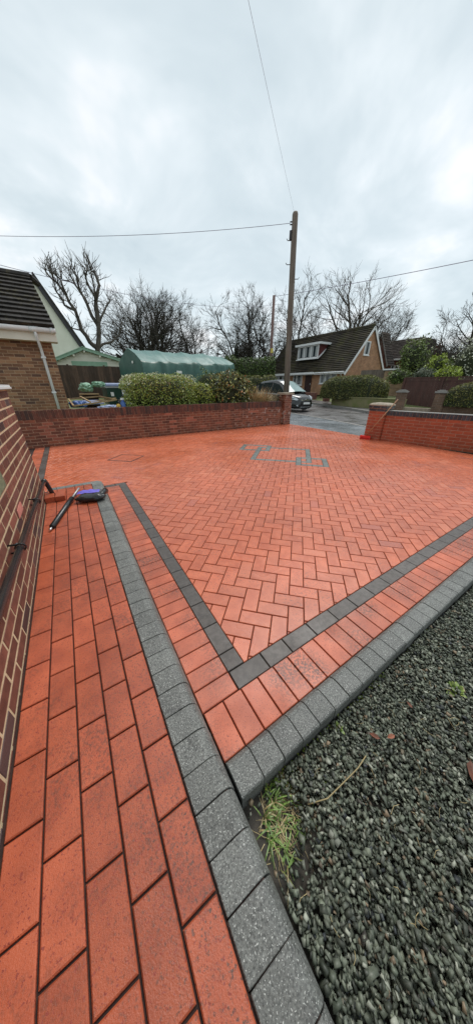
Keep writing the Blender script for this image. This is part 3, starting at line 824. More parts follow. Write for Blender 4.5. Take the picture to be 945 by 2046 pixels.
# ------------------------------------------------------------------ things lying on the path end
for (x, y, rz, lab) in ((-.447, 3.575, .03, 'loose red paving brick lying nearest the house wall by the pipe'), (-.336, 3.56, -.05, 'loose red paving brick lying on the path side of its neighbour')):
    o = MB().prism([(-.05, -.1), (.05, -.1), (.05, .1), (-.05, .1)], 0, .062, .004, bottom=True).build('loose_brick', 'path')
    o.location = (x, y, .1115); o.rotation_euler = (0, 0, rz)
    tag(o, lab, 'brick', 'loose bricks at the path end')
tb = empty('tube', (-.3, 3.1, .14), 'black foam-covered tube with silver tip lying across the red path', 'tube')
p0 = Vector((-.425, 2.66, .135)); p1 = Vector((-.135, 3.70, .150)); d = (p1-p0)
MB().tube([p0+d*.055, p0+d*.06, p0+d*.45, p0+d*.455, p0+d*.70, p0+d*.705], [.016, .0255, .0255, .028, .027, .017], 14).build('sleeve', 'blackpl', tb, True)
MB().tube([p0, p0+d*.02, p0+d*.055], [.006, .011, .013], 12).build('tip', 'chrome', tb, True)
MB().tube([p0+d*.70, p0+d*.97, p0+d*1.0], [.013, .012, .016], 12).build('rod', 'steel', tb, True)
bg = empty('bag', (0, 3.35, .11), 'crumpled shiny black bag with a violet panel at the path end', 'bag')
def bagfn(t, p):
    ca, sa = cos(t), sin(t)
    r_ = (abs(ca)**3+abs(sa)**3)**(-1/3)
    x, y = ca*r_*cos(p)*.155, sa*r_*cos(p)*.075
    z = sin(p)*.052
    k = 1+.16*lump(x, y, z, 14, 3)+.10*lump(x, y, z, 34, 9)
    x, y, z = x*k, y*k, z*(1+.35*lump(x, y, z, 12, 1))
    z = max(z, -.046)
    X = -.03+x*cos(-.3)-y*sin(-.3); Y = 3.27+x*sin(-.3)+y*cos(-.3)
    return (X, Y, .158+z)
vs, fs = sphere_grid(40, 22, bagfn); MB().add(vs, fs).build('bag_body', 'bag', bg, True)
MB().tube([(.07, 3.26, .155), (.11, 3.30, .165), (.14, 3.37, .165), (.15, 3.41, .155)], [.045, .034, .030, .040], 10).build('bag_neck', 'bag', bg, True)
vs = []; fs = []
nu, nv = 12, 8
for j in range(nv+1):
    for i in range(nu+1):
        s, t = i/nu-.5, j/nv-.5
        x, y = s*.25, t*.24
        vs.append((-.02+x*cos(-.28)-y*sin(-.28), 3.47+x*sin(-.28)+y*cos(-.28), .190-.12*max(0, t)-.5*s*s*.10+.012*lump(x, y, 0, 22)))
for j in range(nv):
    for i in range(nu): a = j*(nu+1)+i; fs.append((a, a+1, a+nu+2, a+nu+1))
MB().add(vs, fs).build('violet_panel', 'violet', bg, True)

# broom
br = empty('broom', (7.0, 4.2, 0), 'red-headed broom with wooden handle leaning on the orange brick pillar', 'broom')
mb = MB(); mb.box((6.985, 4.20, .075), (.075, .27, .05), .25); mb.build('broom_head', 'redp', br)
mb = MB()
for i in range(14):
    for j in range(3):
        t = (i-6.5)*.018; s = (j-1)*.02
        x, y = 6.985+s*cos(.25)-t*sin(.25), 4.20+s*sin(.25)+t*cos(.25)
        mb.tube([(x, y, .055), (x+s*.4, y+t*.1, .0)], .008, 4)
mb.build('bristles', 'redp', br)
MB().tube([(6.985, 4.20, .08), (7.03, 3.60, 1.06)], .0125, 10).build('handle', 'broomwood', br, True)

# ------------------------------------------------------------------ slate gravel, soil, weeds
tag(MB().prism([(.18, -4), (9.0, -4), (7.9, .27), (.18, .27)], -.14, -.075).build('soil', 'soil'), kind='structure')
tag(MB().prism([(-9, -8), (.03, -8), (.03, -2.61), (-9, -2.61)], -.14, -.04).build('soil', 'soil'), kind='structure')
def chips(n, x0, x1, y0, y1, zb, seed):
    R_ = np.random.RandomState(seed)
    # base shape: an irregular split stone with eight corners
    I = np.array([[-1, -1, -1], [1, -1, -1], [1, 1, -1], [-1, 1, -1], [-1, -1, 1], [1, -1, 1], [1, 1, 1], [-1, 1, 1]], float)
    T = np.array([[3, 2, 1], [3, 1, 0], [4, 5, 6], [4, 6, 7], [0, 1, 5], [0, 5, 4], [1, 2, 6], [1, 6, 5], [2, 3, 7], [2, 7, 6], [3, 0, 4], [3, 4, 7]])
    P = np.stack([R_.uniform(x0, x1, n), R_.uniform(y0, y1, n), np.zeros(n)], 1)
    corner = np.clip(1 - np.hypot(P[:, 0]-.26, P[:, 1]-.16)/.20, 0, 1)
    keep = R_.uniform(0, 1, n) > corner*1.6
    P = P[keep]; n = len(P); corner = corner[keep]
    P[:, 2] = zb + R_.uniform(-.014, .012, n) + .008*np.sin(P[:, 0]*5)*np.sin(P[:, 1]*4+1) - corner*.01
    J = I[None]*(1+R_.uniform(-.55, .25, (n, 8, 3)))
    g_ = .60*np.exp(R_.normal(0, .28, n)); S = np.stack([R_.uniform(.008, .0150, n)*g_, R_.uniform(.0055, .0095, n)*g_, R_.uniform(.0026, .0052, n)*g_], 1)
    J = J*S[:, None, :]
    # random yaw, moderate tilt
    yaw = R_.uniform(0, 2*pi, n); tl = R_.normal(0, .42, n); tr = R_.normal(0, .42, n)
    def rot(a, ax):
        c, s = np.cos(a), np.sin(a); M = np.zeros((n, 3, 3)); i, j = [(1, 2), (0, 2), (0, 1)][ax]
        M[:, range(3), range(3)] = 1; M[:, i, i] = c; M[:, j, j] = c; M[:, i, j] = -s; M[:, j, i] = s; return M
    R = rot(yaw, 2) @ rot(tl, 1) @ rot(tr, 0)
    V = np.einsum('nij,nkj->nki', R, J) + P[:, None, :]
    F = (T[None] + (np.arange(n)*8)[:, None, None]).reshape(-1, 3)
    t = np.repeat(R_.uniform(.001, 1, n), 12)
    return V.reshape(-1, 3), F, t
V1, F1, t1 = chips(62000, .20, 3.6, -2.0, .255, -.055, 5)
V2, F2, t2 = chips(12000, 3.6, 7.7, -1.6, .255, -.055, 6)
V3, F3, t3 = chips(32000, .20, 2.5, -.8, .255, -.046, 8)
V = np.concatenate([V1, V2, V3]); F = np.concatenate([F1, F2+len(V1), F3+len(V1)+len(V2)]); t = np.concatenate([t1, t2, t3])
tag(np_mesh('gravel', V, F, 'slate', None, t), 'dark green-grey slate chippings filling the bed beside the kerb', 'gravel', kind='stuff')
def tuft(name, c, n, h, spread, m, parent, curl=.5, wid=.004, segs=4, lean=None, el0=.5, el1=1.35):
    mb = MB()
    for _ in range(n):
        a = rng.uniform(0, 2*pi); r_ = abs(rng.gauss(0, spread)); L = h*rng.uniform(.45, 1.15)
        x, y = c[0]+r_*cos(a)*.8, c[1]+r_*sin(a)*.8
        a2 = a+rng.gauss(0, .7) if lean is None else rng.gauss(lean, 1.0)
        el = rng.uniform(el0, el1); w = wid*rng.uniform(.6, 1.3)
        P = Vector((x, y, c[2])); tn = rng.random()+.001
        pts = []
        for k in range(segs+1):
            pts.append(P.copy()); P = P + Vector((cos(a2)*cos(el), sin(a2)*cos(el), sin(el)))*L/segs; el -= curl*rng.uniform(.6, 1.4)/segs*2
            if P.z < c[2]-.005: P.z = c[2]-.005+rng.uniform(0, .01)
        s = Vector((-sin(a2), cos(a2), 0))
        vs = []
        for k, q in enumerate(pts):
            ww = w*(1-(k/segs)**2*.95)
            vs += [tuple(q-s*ww), tuple(q+s*ww)]
        mb.add(vs, [(2*k, 2*k+1, 2*k+3, 2*k+2) for k in range(segs)], 0, tn)
    return tag(mb.build(name, m, parent), kind='stuff')
gt = empty('grass_tuft', (.30, .15, -.06), 'green and straw grass tuft growing in the corner beside the kerbs', 'grass tuft')
for (cx_, cy_, n_, h_, sp_, ln_) in ((.255, .20, 30, .085, .018, -.3), (.30, .215, 40, .10, .025, .2), (.345, .205, 22, .08, .03, .5), (.245, .15, 22, .09, .02, -.9), (.30, .16, 24, .09, .03, -.5),
        (.38, .225, 18, .06, .03, .6), (.26, .10, 14, .10, .03, -1.2), (.43, .23, 12, .045, .03, .4), (.50, .20, 9, .05, .05, .1), (.33, .10, 12, .09, .05, -.3), (.42, .14, 9, .07, .05, .2)):
    tuft('green_blades', (cx_, cy_, -.070), n_, h_, sp_, 'blade', gt, 1.25, .0021, 6, ln_, .15, 1.2)
tuft('dry_blades', (.27, .15, -.070), 70, .10, .05, 'straw', gt, 1.3, .0011, 5, None, .02, .6)
tuft('dry_blades', (.36, .17, -.070), 70, .08, .07, 'straw', gt, 1.3, .0010, 5, None, .02, .5)
mb = MB()
for k in range(90):                     # straw bits and stalks lying among the chippings
    x, y, a = rng.uniform(.25, 1.6), rng.uniform(-.6, .24), rng.uniform(0, 6.28); L_ = rng.uniform(.012, .05)
    mb.tube([(x, y, -.036), (x+cos(a)*L_*.5, y+sin(a)*L_*.5, -.030), (x+cos(a+.3)*L_, y+sin(a+.3)*L_, -.036)], .0009, 3, 0, rng.random()+.001)
tag(mb.build('straw_litter', 'straw'), 'scattered bits of dry straw lying on the slate gravel', 'litter', kind='stuff')
mb = MB()
for k in range(240):                    # moss and tiny seedlings along the kerb foot
    x = .30+1.4*rng.random()**1.6; y = .258-abs(rng.gauss(0, .012)); a = rng.uniform(0, 6.28); L_ = rng.uniform(.004, .012)
    mb.add([(x, y, -.05), (x+cos(a)*L_, y+sin(a)*L_, -.046+L_*.6), (x+cos(a+.6)*L_*.8, y+sin(a+.6)*L_*.8, -.046+L_*.5)], [(0, 1, 2)], 0, rng.random()+.001)
tag(mb.build('moss', 'weed'), 'thin line of moss and seedlings along the foot of the edge kerb', 'moss', kind='stuff')
st = MB().tube([(.40, .135, -.035), (.47, .105, -.022), (.55, .10, -.020), (.64, .095, -.018), (.70, .10, -.016)], .0022, 6).build('dry_stalk', 'straw', None, True)
tag(st, 'long pale dry stalk lying over the slate gravel near the grass tuft', 'stalk')
def weed(c, n, size, lab, m='weed'):
    root = empty('weed', c, lab, 'weed', 'weeds in the slate gravel')
    mb = MB()
    for k in range(n):
        a = rng.uniform(0, 2*pi); L = size*rng.uniform(.5, 1.1); el = rng.uniform(.25, 1.0); w = L*.22
        b0 = Vector(c) + Vector((cos(a), sin(a), 0))*size*.15*rng.random()
        d = Vector((cos(a)*cos(el), sin(a)*cos(el), sin(el))); s = Vector((-sin(a), cos(a), 0)); dn = Vector((0, 0, -1))
        p = [b0, b0+d*L*.5-s*w+dn*0, b0+d*L*.5+s*w, b0+d*L*.85-s*w*.6+dn*L*.12, b0+d*L*.85+s*w*.6+dn*L*.12, b0+d*L*1.05+dn*L*.25]
        mb.add([tuple(q) for q in p], [(0, 1, 2), (1, 3, 4, 2), (3, 5, 4)], 0, rng.random()+.001)
    mb.build('leaf_rosette', m, root)
weed((1.34, .005, -.05), 22, .055, 'bright yellow-green weed alone in the slate gravel beyond the kerb')
weed((.70, .225, -.05), 14, .030, 'small yellowing weed against the edge kerb')
weed((.51, .15, -.05), 8, .022, 'small low weed beside the grass tuft')
for k, (x, y, s, lab) in enumerate(((.80, .12, .022, 'round dark red-brown leaf lying on the gravel'), (.86, .08, .020, 'folded orange-red leaf lying beside the round leaf'),
        (1.02, -.16, .045, 'long pointed brown leaf lying on the gravel further from the kerb'), (1.06, .10, .016, 'tiny red leaf scrap on the gravel'))):
    a = rng.uniform(0, 6.28); z = -.028
    P = [(-1, 0, 0), (-.45, -.42, .15), (.35, -.38, .2), (1, 0, .05), (.35, .38, .2), (-.45, .42, .15), (0, 0, -.02)]
    vs = [(x+(p[0]*cos(a)-p[1]*sin(a))*s, y+(p[0]*sin(a)+p[1]*cos(a))*s, z+p[2]*s) for p in P]
    tag(MB().add(vs, [(6, 0, 1), (6, 1, 2), (6, 2, 3), (6, 3, 4), (6, 4, 5), (6, 5, 0)]).build('fallen_leaf', 'deadleaf'), lab, 'leaf', 'fallen leaves on the gravel')

# ------------------------------------------------------------------ foliage helpers
def shell_pts(n, c, r, seed, lumpy=.18, inner=.72, zmin=None, sq=1.0):
    """points spread through the outer part of a lumpy rounded box / ellipsoid"""
    R_ = np.random.RandomState(seed)
    e_ = min(max(2/sq, 2), 6)
    Q = R_.uniform(-1, 1, (n*6, 3)); k_ = np.sum(np.abs(Q)**e_, axis=1)**(1/e_)
    Q = Q[(k_ < 1) & (k_ > inner)][:n]; d = Q
    ph = R_.uniform(0, 6.28, 6)
    l = 1 + lumpy*(np.sin(d[:, 0]*5+ph[0])*np.sin(d[:, 1]*6+ph[1]) + .6*np.sin(d[:, 2]*8+ph[2]+d[:, 0]*7) + .5*np.sin(d[:, 0]*13+ph[3])*np.sin(d[:, 2]*12+ph[4]))
    P = d*l[:, None]*np.array(r)[None] + np.array(c)[None]
    if zmin is not None: P = P[P[:, 2] > zmin]
    return P
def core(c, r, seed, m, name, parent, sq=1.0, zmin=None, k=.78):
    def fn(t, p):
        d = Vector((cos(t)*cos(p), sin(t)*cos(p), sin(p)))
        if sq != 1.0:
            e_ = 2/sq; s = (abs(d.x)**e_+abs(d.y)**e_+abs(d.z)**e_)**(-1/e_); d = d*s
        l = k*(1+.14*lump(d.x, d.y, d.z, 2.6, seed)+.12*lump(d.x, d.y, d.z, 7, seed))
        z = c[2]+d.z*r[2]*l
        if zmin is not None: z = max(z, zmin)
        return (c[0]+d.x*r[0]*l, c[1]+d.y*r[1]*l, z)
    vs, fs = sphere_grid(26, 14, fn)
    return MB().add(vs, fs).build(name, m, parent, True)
def bush(name, label, cat, c, r, n, size, leafm, corem, seed, group=None, sq=.75, aspect=.55, stems=True, zmin=None, lumpy=.14, extra=None):
    root = empty(name, (c[0], c[1], zmin if zmin is not None else c[2]-r[2]), label, cat, group)
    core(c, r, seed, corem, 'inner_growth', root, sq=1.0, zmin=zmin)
    P = shell_pts(n, c, r, seed, lumpy, .70, zmin, sq)
    leaves('foliage', P, size, leafm, root, aspect)
    if extra:
        for (m, n2, s2, zlo) in extra:
            Q = shell_pts(n2*3, c, (r[0]*1.03, r[1]*1.03, r[2]*1.03), seed+7, lumpy, .88, zlo, sq)[:n2]
            tag(leaves('pale_tips', Q, s2, m, root, aspect), kind='stuff')
    return root
GZ = .52
# bushes on top of the boundary wall
b1 = bush('variegated_bush', 'long clipped green and cream variegated bush behind the wall beside the rubbish', 'bush', (2.60, 8.62, 1.08), (1.14, .48, .60), 15000, .046, 'varleaf', 'hedgecore', 3, zmin=.5, sq=.42, lumpy=.06,
          extra=[('varpale', 1500, .042, 1.38)])
bush('lime_bush', 'small lime green bush between the variegated bush and spotted laurel', 'bush', (4.00, 8.64, .98), (.42, .42, .46), 3200, .05, 'limeleaf', 'hedgecore', 5, zmin=.5, sq=.8)
bush('tall_shrub', 'thin grey-green shrub rising behind the lime green bush', 'shrub', (4.75, 9.6, 1.25), (.55, .4, .62), 1800, .055, 'greenshrub', 'hedgecore', 15, zmin=.5, sq=.9, lumpy=.3)
bush('spotted_laurel', 'dark spotted laurel bush with yellow specks and orange tips on the wall', 'bush', (5.14, 8.60, 1.14), (.86, .52, .68), 3600, .10, 'laurel', 'hedgecore', 8, zmin=.5, sq=.75, aspect=.42)
dg = empty('ornamental_grass', (6.45, 8.55, GZ), 'straw coloured clump of dry ornamental grass beside the brick pillar', 'ornamental grass')
tuft('dry_stems', (6.20, 8.42, GZ), 520, .88, .20, 'drygrass', dg, .30, .008, 4, None, 1.0, 1.5)
tuft('dry_stems', (6.62, 8.42, GZ), 420, .80, .20, 'drygrass', dg, .35, .008, 4, None, 1.0, 1.5)
tuft('green_stems', (6.5, 8.6, GZ), 60, .7, .35, 'yewleaf', dg, .4, .006)

# ------------------------------------------------------------------ bare trees
def bare_tree(name, label, base, H, r0, wid, seed, bark='bark', levels=4, trunk=.3, nlimb=8, fan=(6, 5, 4), group='bare trees behind the houses', min_r=.012, lift=.5, kink=.15, low=.55, stems=1):
    """H: height of the crown top, wid: half width of the crown; limbs fan out of the trunk towards an ellipsoid crown"""
    R_ = random.Random(seed)
    root = empty(name, base, label, 'tree', group)
    tr = MB(); tw = MB()
    C = Vector((base[0], base[1], base[2]+H*(trunk+1)/2)); EX = Vector((wid, wid, H*(1-trunk)/2*1.05))
    def limb(p, d, L, r, lev, n):
        pts = [p.copy()]; rad = [r]; q = p.copy(); dd = d.copy()
        k_ = kink*(1.2 if lev > 1 else 1)
        for k in range(n):
            dd = (dd + Vector((R_.gauss(0, k_), R_.gauss(0, k_), R_.gauss(0, k_*.8)+.06*lift*2))).normalized()
            q = q+dd*(L/n)
            e_ = (q-C); m_ = (e_.x/EX.x)**2+(e_.y/EX.y)**2+(e_.z/EX.z)**2
            if m_ > 1.1 and lev > 0 and k > 0: 
                q = q-dd*(L/n)*.6
            pts.append(q.copy()); rad.append(max(r*(1-.62*(k+1)/n), min_r*.55))
        (tr if lev < 1 else tw).tube(pts, rad, (7, 6, 4, 3, 3)[min(lev, 4)], 0, 0, False)
        return pts, rad
    def sub(pts, rad, L, lev):
        if lev > levels: return
        n = len(pts)-1
        for b in range(fan[min(lev-2, len(fan)-1)]):
            f = n*(.22+.78*R_.random()**.8); i = min(int(f), n-1); p = pts[i].lerp(pts[i+1], f-i); t = (pts[i+1]-pts[i]).normalized()
            out = (p-C); out.z *= .6; out = out.normalized() if out.length > .01 else Vector((0, 0, 1))
            sd = Vector((R_.gauss(0, 1), R_.gauss(0, 1), R_.gauss(.2, .8))); sd = (sd-t*sd.dot(t)).normalized()
            d = (t*R_.uniform(.45, .9)+sd*.75+out*.25).normalized()
            l = L*R_.uniform(.42, .68); r = max(rad[i]*R_.uniform(.42, .62), min_r)
            q, qr = limb(p, d, l, r, lev, 4 if lev < 3 else 3)
            sub(q, qr, l, lev+1)
    for s_ in range(stems):
        off = Vector((R_.gauss(0, .35), R_.gauss(0, .35), 0)) if stems > 1 else Vector((0, 0, 0))
        top = Vector(base)+off+Vector((R_.gauss(0, .15), R_.gauss(0, .15), H*trunk))
        nt = 5; pts = [Vector(base)+off]; 
        for k in range(1, nt+1): pts.append((Vector(base)+off).lerp(top, k/nt)+Vector((R_.gauss(0, .05), R_.gauss(0, .05), 0)))
        rad = [r0*(1.15-.4*k/nt) for k in range(nt+1)]
        tr.tube(pts, rad, 9, 0, 0, False)
        for b in range(nlimb):
            a = 2*pi*(b+R_.uniform(-.3, .3))/nlimb; f = b/max(1, nlimb-1)
            el = radians(R_.uniform(18, 42)) if R_.random() < low else radians(R_.uniform(45, 85))
            z = R_.uniform(.62, 1.0); p = pts[0].lerp(pts[-1], z)
            d = Vector((cos(a)*cos(el), sin(a)*cos(el), sin(el)))
            reach = 1/sqrt((d.x/EX.x)**2+(d.y/EX.y)**2+(d.z/(H*(1-trunk)))**2)
            L = reach*R_.uniform(.80, 1.0)
            q, qr = limb(p, d, L, r0*R_.uniform(.26, .45), 1, 7)
            sub(q, qr, L, 2)
        q, qr = limb(pts[-1], Vector((0, 0, 1)), H*(1-trunk)*.95, r0*.5, 0, 7); sub(q, qr, H*.5, 2)
    tr.build('trunk', bark, root, True); tag(tw.build('branches', bark, root, True), kind='stuff')
    return root
def ray(px, py, D):                  # bearing and height angle -> point at horizontal distance D from the camera
    u, v = (px-472.5)/495, (py-1022.5)/495
    p = radians(27); fw = cos(p)-v*sin(p); dn = -sin(p)-v*cos(p)
    A_ = radians(57.8)
    x = u*sin(A_)+fw*cos(A_); y = -u*cos(A_)+fw*sin(A_); k = D/math.hypot(x, y)
    return Vector((x*k, y*k, 1.36+dn*k))
# lopped tree on the left: thick stems with stubby ends
lt = empty('lopped_tree', ray(190, 742, 27), 'tall lopped bare tree with thick stubby limbs at far left', 'tree', 'bare trees behind the houses')
limbs = [([(385,690),(385,610),(388,500),(378,420),(392,350),(372,300),(352,282)], .34, .08), ([(384,600),(352,575),(320,530),(296,450),(262,390),(228,345),(180,300)], .30, .07),
         ([(296,450),(252,430),(236,395),(216,352)], .16, .06), ([(262,390),(238,330),(202,296)], .14, .05), ([(386,510),(345,430),(316,380),(302,320),(280,285)], .22, .06),
         ([(345,430),(322,385),(290,345),(246,330)], .13, .05), ([(384,520),(415,445),(432,415)], .16, .06), ([(378,420),(350,360),(338,320),(342,280)], .14, .05), ([(385,600),(440,575),(470,545),(480,520)], .17, .05),
         ([(388,500),(372,400),(362,330),(358,290)], .14, .05), ([(316,380),(288,330),(272,292)], .1, .04), ([(228,345),(205,310),(190,285)], .09, .04), ([(320,530),(280,520),(250,540)], .09, .03)]
tr = MB(); tw = MB(); R_ = random.Random(4)
for li, (pl, ra, rb) in enumerate(limbs):
    pts = []
    D = 27 + (0 if li < 2 else R_.uniform(-1.0, 1.0))
    for k, (x, y) in enumerate(pl):
        pts.append(ray(x*.508+R_.uniform(-1, 1), 390+y*.508, 27+(D-27)*min(1, k/2)))
    # subdivide with wobble
    P2 = []
    for a, b in zip(pts, pts[1:]):
        P2 += [a, a.lerp(b, .5)+Vector((R_.gauss(0, .06), R_.gauss(0, .06), R_.gauss(0, .04)))]
    P2.append(pts[-1]); n = len(P2)
    rr = [.62*(ra+(rb-ra)*k/(n-1)) for k in range(n)]
    tr.tube(P2, rr, 7, 0, 0, True)
    for k in range(2, n):
        for _ in range(3 if k < n-1 else 4):
            d = Vector((R_.gauss(0, .7), R_.gauss(0, .7), R_.gauss(.9, .5))).normalized(); L = R_.uniform(.4, 1.1)
            q = [P2[k]]
            for s in range(3):
                d = (d+Vector((R_.gauss(0, .25), R_.gauss(0, .25), .15))).normalized(); q.append(q[-1]+d*L/3)
            tw.tube(q, [.028, .020, .014, .008], 3, 0, 0, False)
            for s in (1, 2):
                d2 = (d+Vector((R_.gauss(0, .6), R_.gauss(0, .6), R_.gauss(0, .5)))).normalized(); tw.tube([q[s], q[s]+d2*L*.4, q[s]+d2*L*.7+Vector((0, 0, .08))], [.02, .014, .008], 3, 0, 0, False)
tr.build('trunk', 'barkpale', lt, True); tag(tw.build('branches', 'barkpale', lt, True), kind='stuff')
bare_tree('oak_tree', 'broad round-crowned bare oak tree behind the green tarpaulin shelter', (9.3, 33.2, .3), 9.0, .55, 4.9, 21, trunk=.20, nlimb=17, fan=(9, 7, 5), low=.5)
bare_tree('bare_tree', 'slim upright bare tree to the right of the round-crowned oak', (14.4, 32.2, .3), 9.0, .24, 1.75, 33, trunk=.25, nlimb=14, fan=(8, 6, 5), low=.35)
bare_tree('ivy_tree', 'ivy-clad bare tree left of the reddish pole, leftmost of its clump', (18.2, 28.9, .3), 9.2, .22, 1.9, 44, trunk=.34, nlimb=9, fan=(8, 6, 5), low=.3)
bare_tree('ivy_tree', 'ivy-clad tall bare tree just left of the reddish pole behind the hedge', (20.0, 28.6, .3), 9.6, .25, 2.1, 47, trunk=.32, nlimb=9, fan=(8, 6, 5), low=.3)
bare_tree('bare_tree', 'bare tree seen between the reddish pole and the tall wooden pole', (22.2, 28.3, .3), 9.6, .23, 2.5, 52, trunk=.32, nlimb=9, fan=(8, 6, 5), low=.3)
bare_tree('bare_tree', 'bare tree rising behind the bungalow roof next to the tall pole', (25.6, 26.6, .5), 10.4, .28, 2.7, 58, trunk=.36, nlimb=9, fan=(8, 6, 5), low=.3)
bare_tree('spreading_tree', 'wide spreading bare tree with long curved limbs behind the bungalow ridge', (29.8, 22.6, .5), 10.3, .42, 5.4, 66, bark='barkpale', trunk=.33, nlimb=13, fan=(7, 5, 4), low=.45, kink=.13)
bare_tree('bare_tree', 'small bare tree right of the bungalow gable above the dark roofs', (37.5, 23.2, .5), 9.4, .28, 3.4, 71, trunk=.35, nlimb=9, fan=(8, 6, 5))
bare_tree('bare_tree', 'dense twiggy bare tree at the far right edge behind the fence', (33.5, 12.0, .5), 7.4, .34, 3.3, 83, trunk=.22, nlimb=15, fan=(9, 6, 5))
for (x, y, s) in ((18.2, 28.9, 3), (20.0, 28.6, 4)):
    o = [q for q in bpy.data.objects if q.type == 'EMPTY' and q.name.startswith('ivy_tree') and abs(q.location.x-x) < .01][0]
    leaves('ivy', shell_pts(1500, (x, y, 3.6), (.5, .5, 2.6), s, .35, .3, .8, .9), .18, 'ivy', o, .7)

# ------------------------------------------------------------------ hedges
def hedge(name, label, pts, wdt, z0, z1, n, size, leafm, seed, roundtop=.15, group=None):
    """trimmed hedge following pts: dark body plus leaf skin"""
    R_ = np.random.RandomState(seed)
    root = empty(name, (pts[0][0], pts[0][1], z0), label, 'hedge', group)
    mb = MB(); prof = [(-.5, 0), (-.5, .72), (-.40, .92), (-.2, 1), (.2, 1), (.40, .92), (.5, .72), (.5, 0)]
    segs = []
    for a, b in zip(pts, pts[1:]): segs.append((Vector((*a, 0)), Vector((*b, 0))))
    tot = sum((b-a).length for a, b in segs)
    vs = []; fs = []; st = 0; np_ = len(prof)
    steps = max(6, int(tot/.35)); ring = []
    def at(s):
        for a, b in segs:
            l = (b-a).length
            if s <= l+1e-6: return a.lerp(b, s/l), (b-a).normalized()
            s -= l
        return segs[-1][1], (segs[-1][1]-segs[-1][0]).normalized()
    def prof_pt(s, q, k=1.0):
        p, d = at(s); nrm = Vector((d.y, -d.x, 0))
        e_ = min(s, tot-s); sh = min(1.0, .55+.45*(max(e_, 0)/(roundtop+.001))**.5) if roundtop else 1
        bumpy = 1+.05*lump(p.x, p.y, q[1]*2, 1.3, seed)
        v = p + nrm*(q[0]*wdt*k*sh*bumpy); return Vector((v.x, v.y, z0+(z1-z0)*q[1]*(sh if q[1] > .3 else 1)*bumpy*(k if q[1] > .5 else 1)))
    for i in range(steps+1):
        s = tot*i/steps
        for q in prof: vs.append(tuple(prof_pt(s, q, .93)))
    for i in range(steps):
        for k in range(np_-1): a = i*np_+k; fs.append((a, a+1, a+np_+1, a+np_))
    fs.append(tuple(range(np_))); fs.append(tuple(range(steps*np_+np_-1, steps*np_-1, -1)))
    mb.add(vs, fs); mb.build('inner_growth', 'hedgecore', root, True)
    P = np.zeros((n, 3))
    per = [math.dist((a[0]*wdt, a[1]*(z1-z0)), (b[0]*wdt, b[1]*(z1-z0))) for a, b in zip(prof, prof[1:])]
    pr = np.array(per)/sum(per)
    for i in range(n):
        k = R_.choice(len(pr), p=pr); t = R_.rand(); q = (prof[k][0]+(prof[k+1][0]-prof[k][0])*t, prof[k][1]+(prof[k+1][1]-prof[k][1])*t)
        s = R_.rand()*tot
        if R_.rand() < .06: s = 0 if R_.rand() < .5 else tot; q = (R_.uniform(-.5, .5), R_.uniform(0, 1))
        P[i] = prof_pt(s, q, R_.uniform(.93, 1.03))
    leaves('foliage', P, size, leafm, root, .5)
    return root
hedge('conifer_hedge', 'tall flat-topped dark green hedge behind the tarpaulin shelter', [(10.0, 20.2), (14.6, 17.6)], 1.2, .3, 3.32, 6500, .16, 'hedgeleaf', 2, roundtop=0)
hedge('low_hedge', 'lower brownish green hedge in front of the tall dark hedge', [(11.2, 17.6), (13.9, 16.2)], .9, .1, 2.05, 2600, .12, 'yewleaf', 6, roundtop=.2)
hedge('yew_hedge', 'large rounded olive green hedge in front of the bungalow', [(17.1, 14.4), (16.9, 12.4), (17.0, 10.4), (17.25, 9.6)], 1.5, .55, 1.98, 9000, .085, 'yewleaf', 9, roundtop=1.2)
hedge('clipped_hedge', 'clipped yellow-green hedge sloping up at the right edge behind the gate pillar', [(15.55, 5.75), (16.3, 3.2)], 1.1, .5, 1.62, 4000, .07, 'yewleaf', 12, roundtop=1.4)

# ------------------------------------------------------------------ right side across the road: bank wall, gate pillars, fence
bk = empty('low_wall', (16.0, 11, .1), 'low mossy retaining wall below the olive green hedge', 'wall')
A1, B1 = (16.75, 13.2), (15.6, 7.6)
an = atan2(B1[1]-A1[1], B1[0]-A1[0]); L = math.dist(A1, B1)
M_['mossy'] = mat('mossy_wall', (.22, .20, .10), (.16, .17, .055), ns=2.2, rough=(.85, .9), smudge=((.05, .05, .03), 6, 1.2, .7, .5))
MB().box(((A1[0]+B1[0])/2, (A1[1]+B1[1])/2, .36), (L, .25, .62), an).build('wall_body', 'mossy', bk)
MB().box(((A1[0]+B1[0])/2, (A1[1]+B1[1])/2, .69), (L+.02, .30, .05), an).build('coping', 'mossy', bk)
def gate_pillar2(px, x, y, h, lab):
    root = empty('gate_pillar', (x, y, .1), lab, 'pillar', 'gate pillars across the road')
    MB().box((x, y, h/2), (.44, .44, h), .35).build('shaft', 'gatebrick', root)
    vs = MB(); vs.box((x, y, h+.03), (.54, .54, .06), .35); vs.box((x, y, h+.08), (.40, .40, .05), .35); vs.box((x, y, h+.12), (.24, .24, .03), .35); vs.build('cap', 'conc', root)
gate_pillar2(803, 15.15, 7.62, 1.06, 'brown brick gate pillar with grey cap beside the olive hedge')
gate_pillar2(885, 15.45, 5.95, 1.06, 'brown brick gate pillar with grey cap in front of the clipped hedge')
w2 = empty('roadside_wall', (15.7, 4.8, .1), 'brown brick roadside wall below the clipped hedge at right', 'wall')
MB().box((15.75, 4.65, .42), (2.6, .24, .85), -1.35).build('wall_body', 'gatebrick', w2)
gb = empty('threshold_wall', (15.3, 6.8, .1), 'low pale stone edging across the gap between the gate pillars', 'edging')
MB().box((15.32, 6.78, .24), (1.30, .2, .22), -1.38).build('edging_stone', 'sandstone', gb)
rf = empty('panel_fence', (18, 7, .5), 'long red-brown boarded fence with lattice top at the right', 'fence')
A2, B2 = Vector((17.9, 9.05, 0)), Vector((19.5, 3.6, 0)); d = (B2-A2); L = d.length; an = atan2(d.y, d.x); d.normalize()
n = int(L/.15)
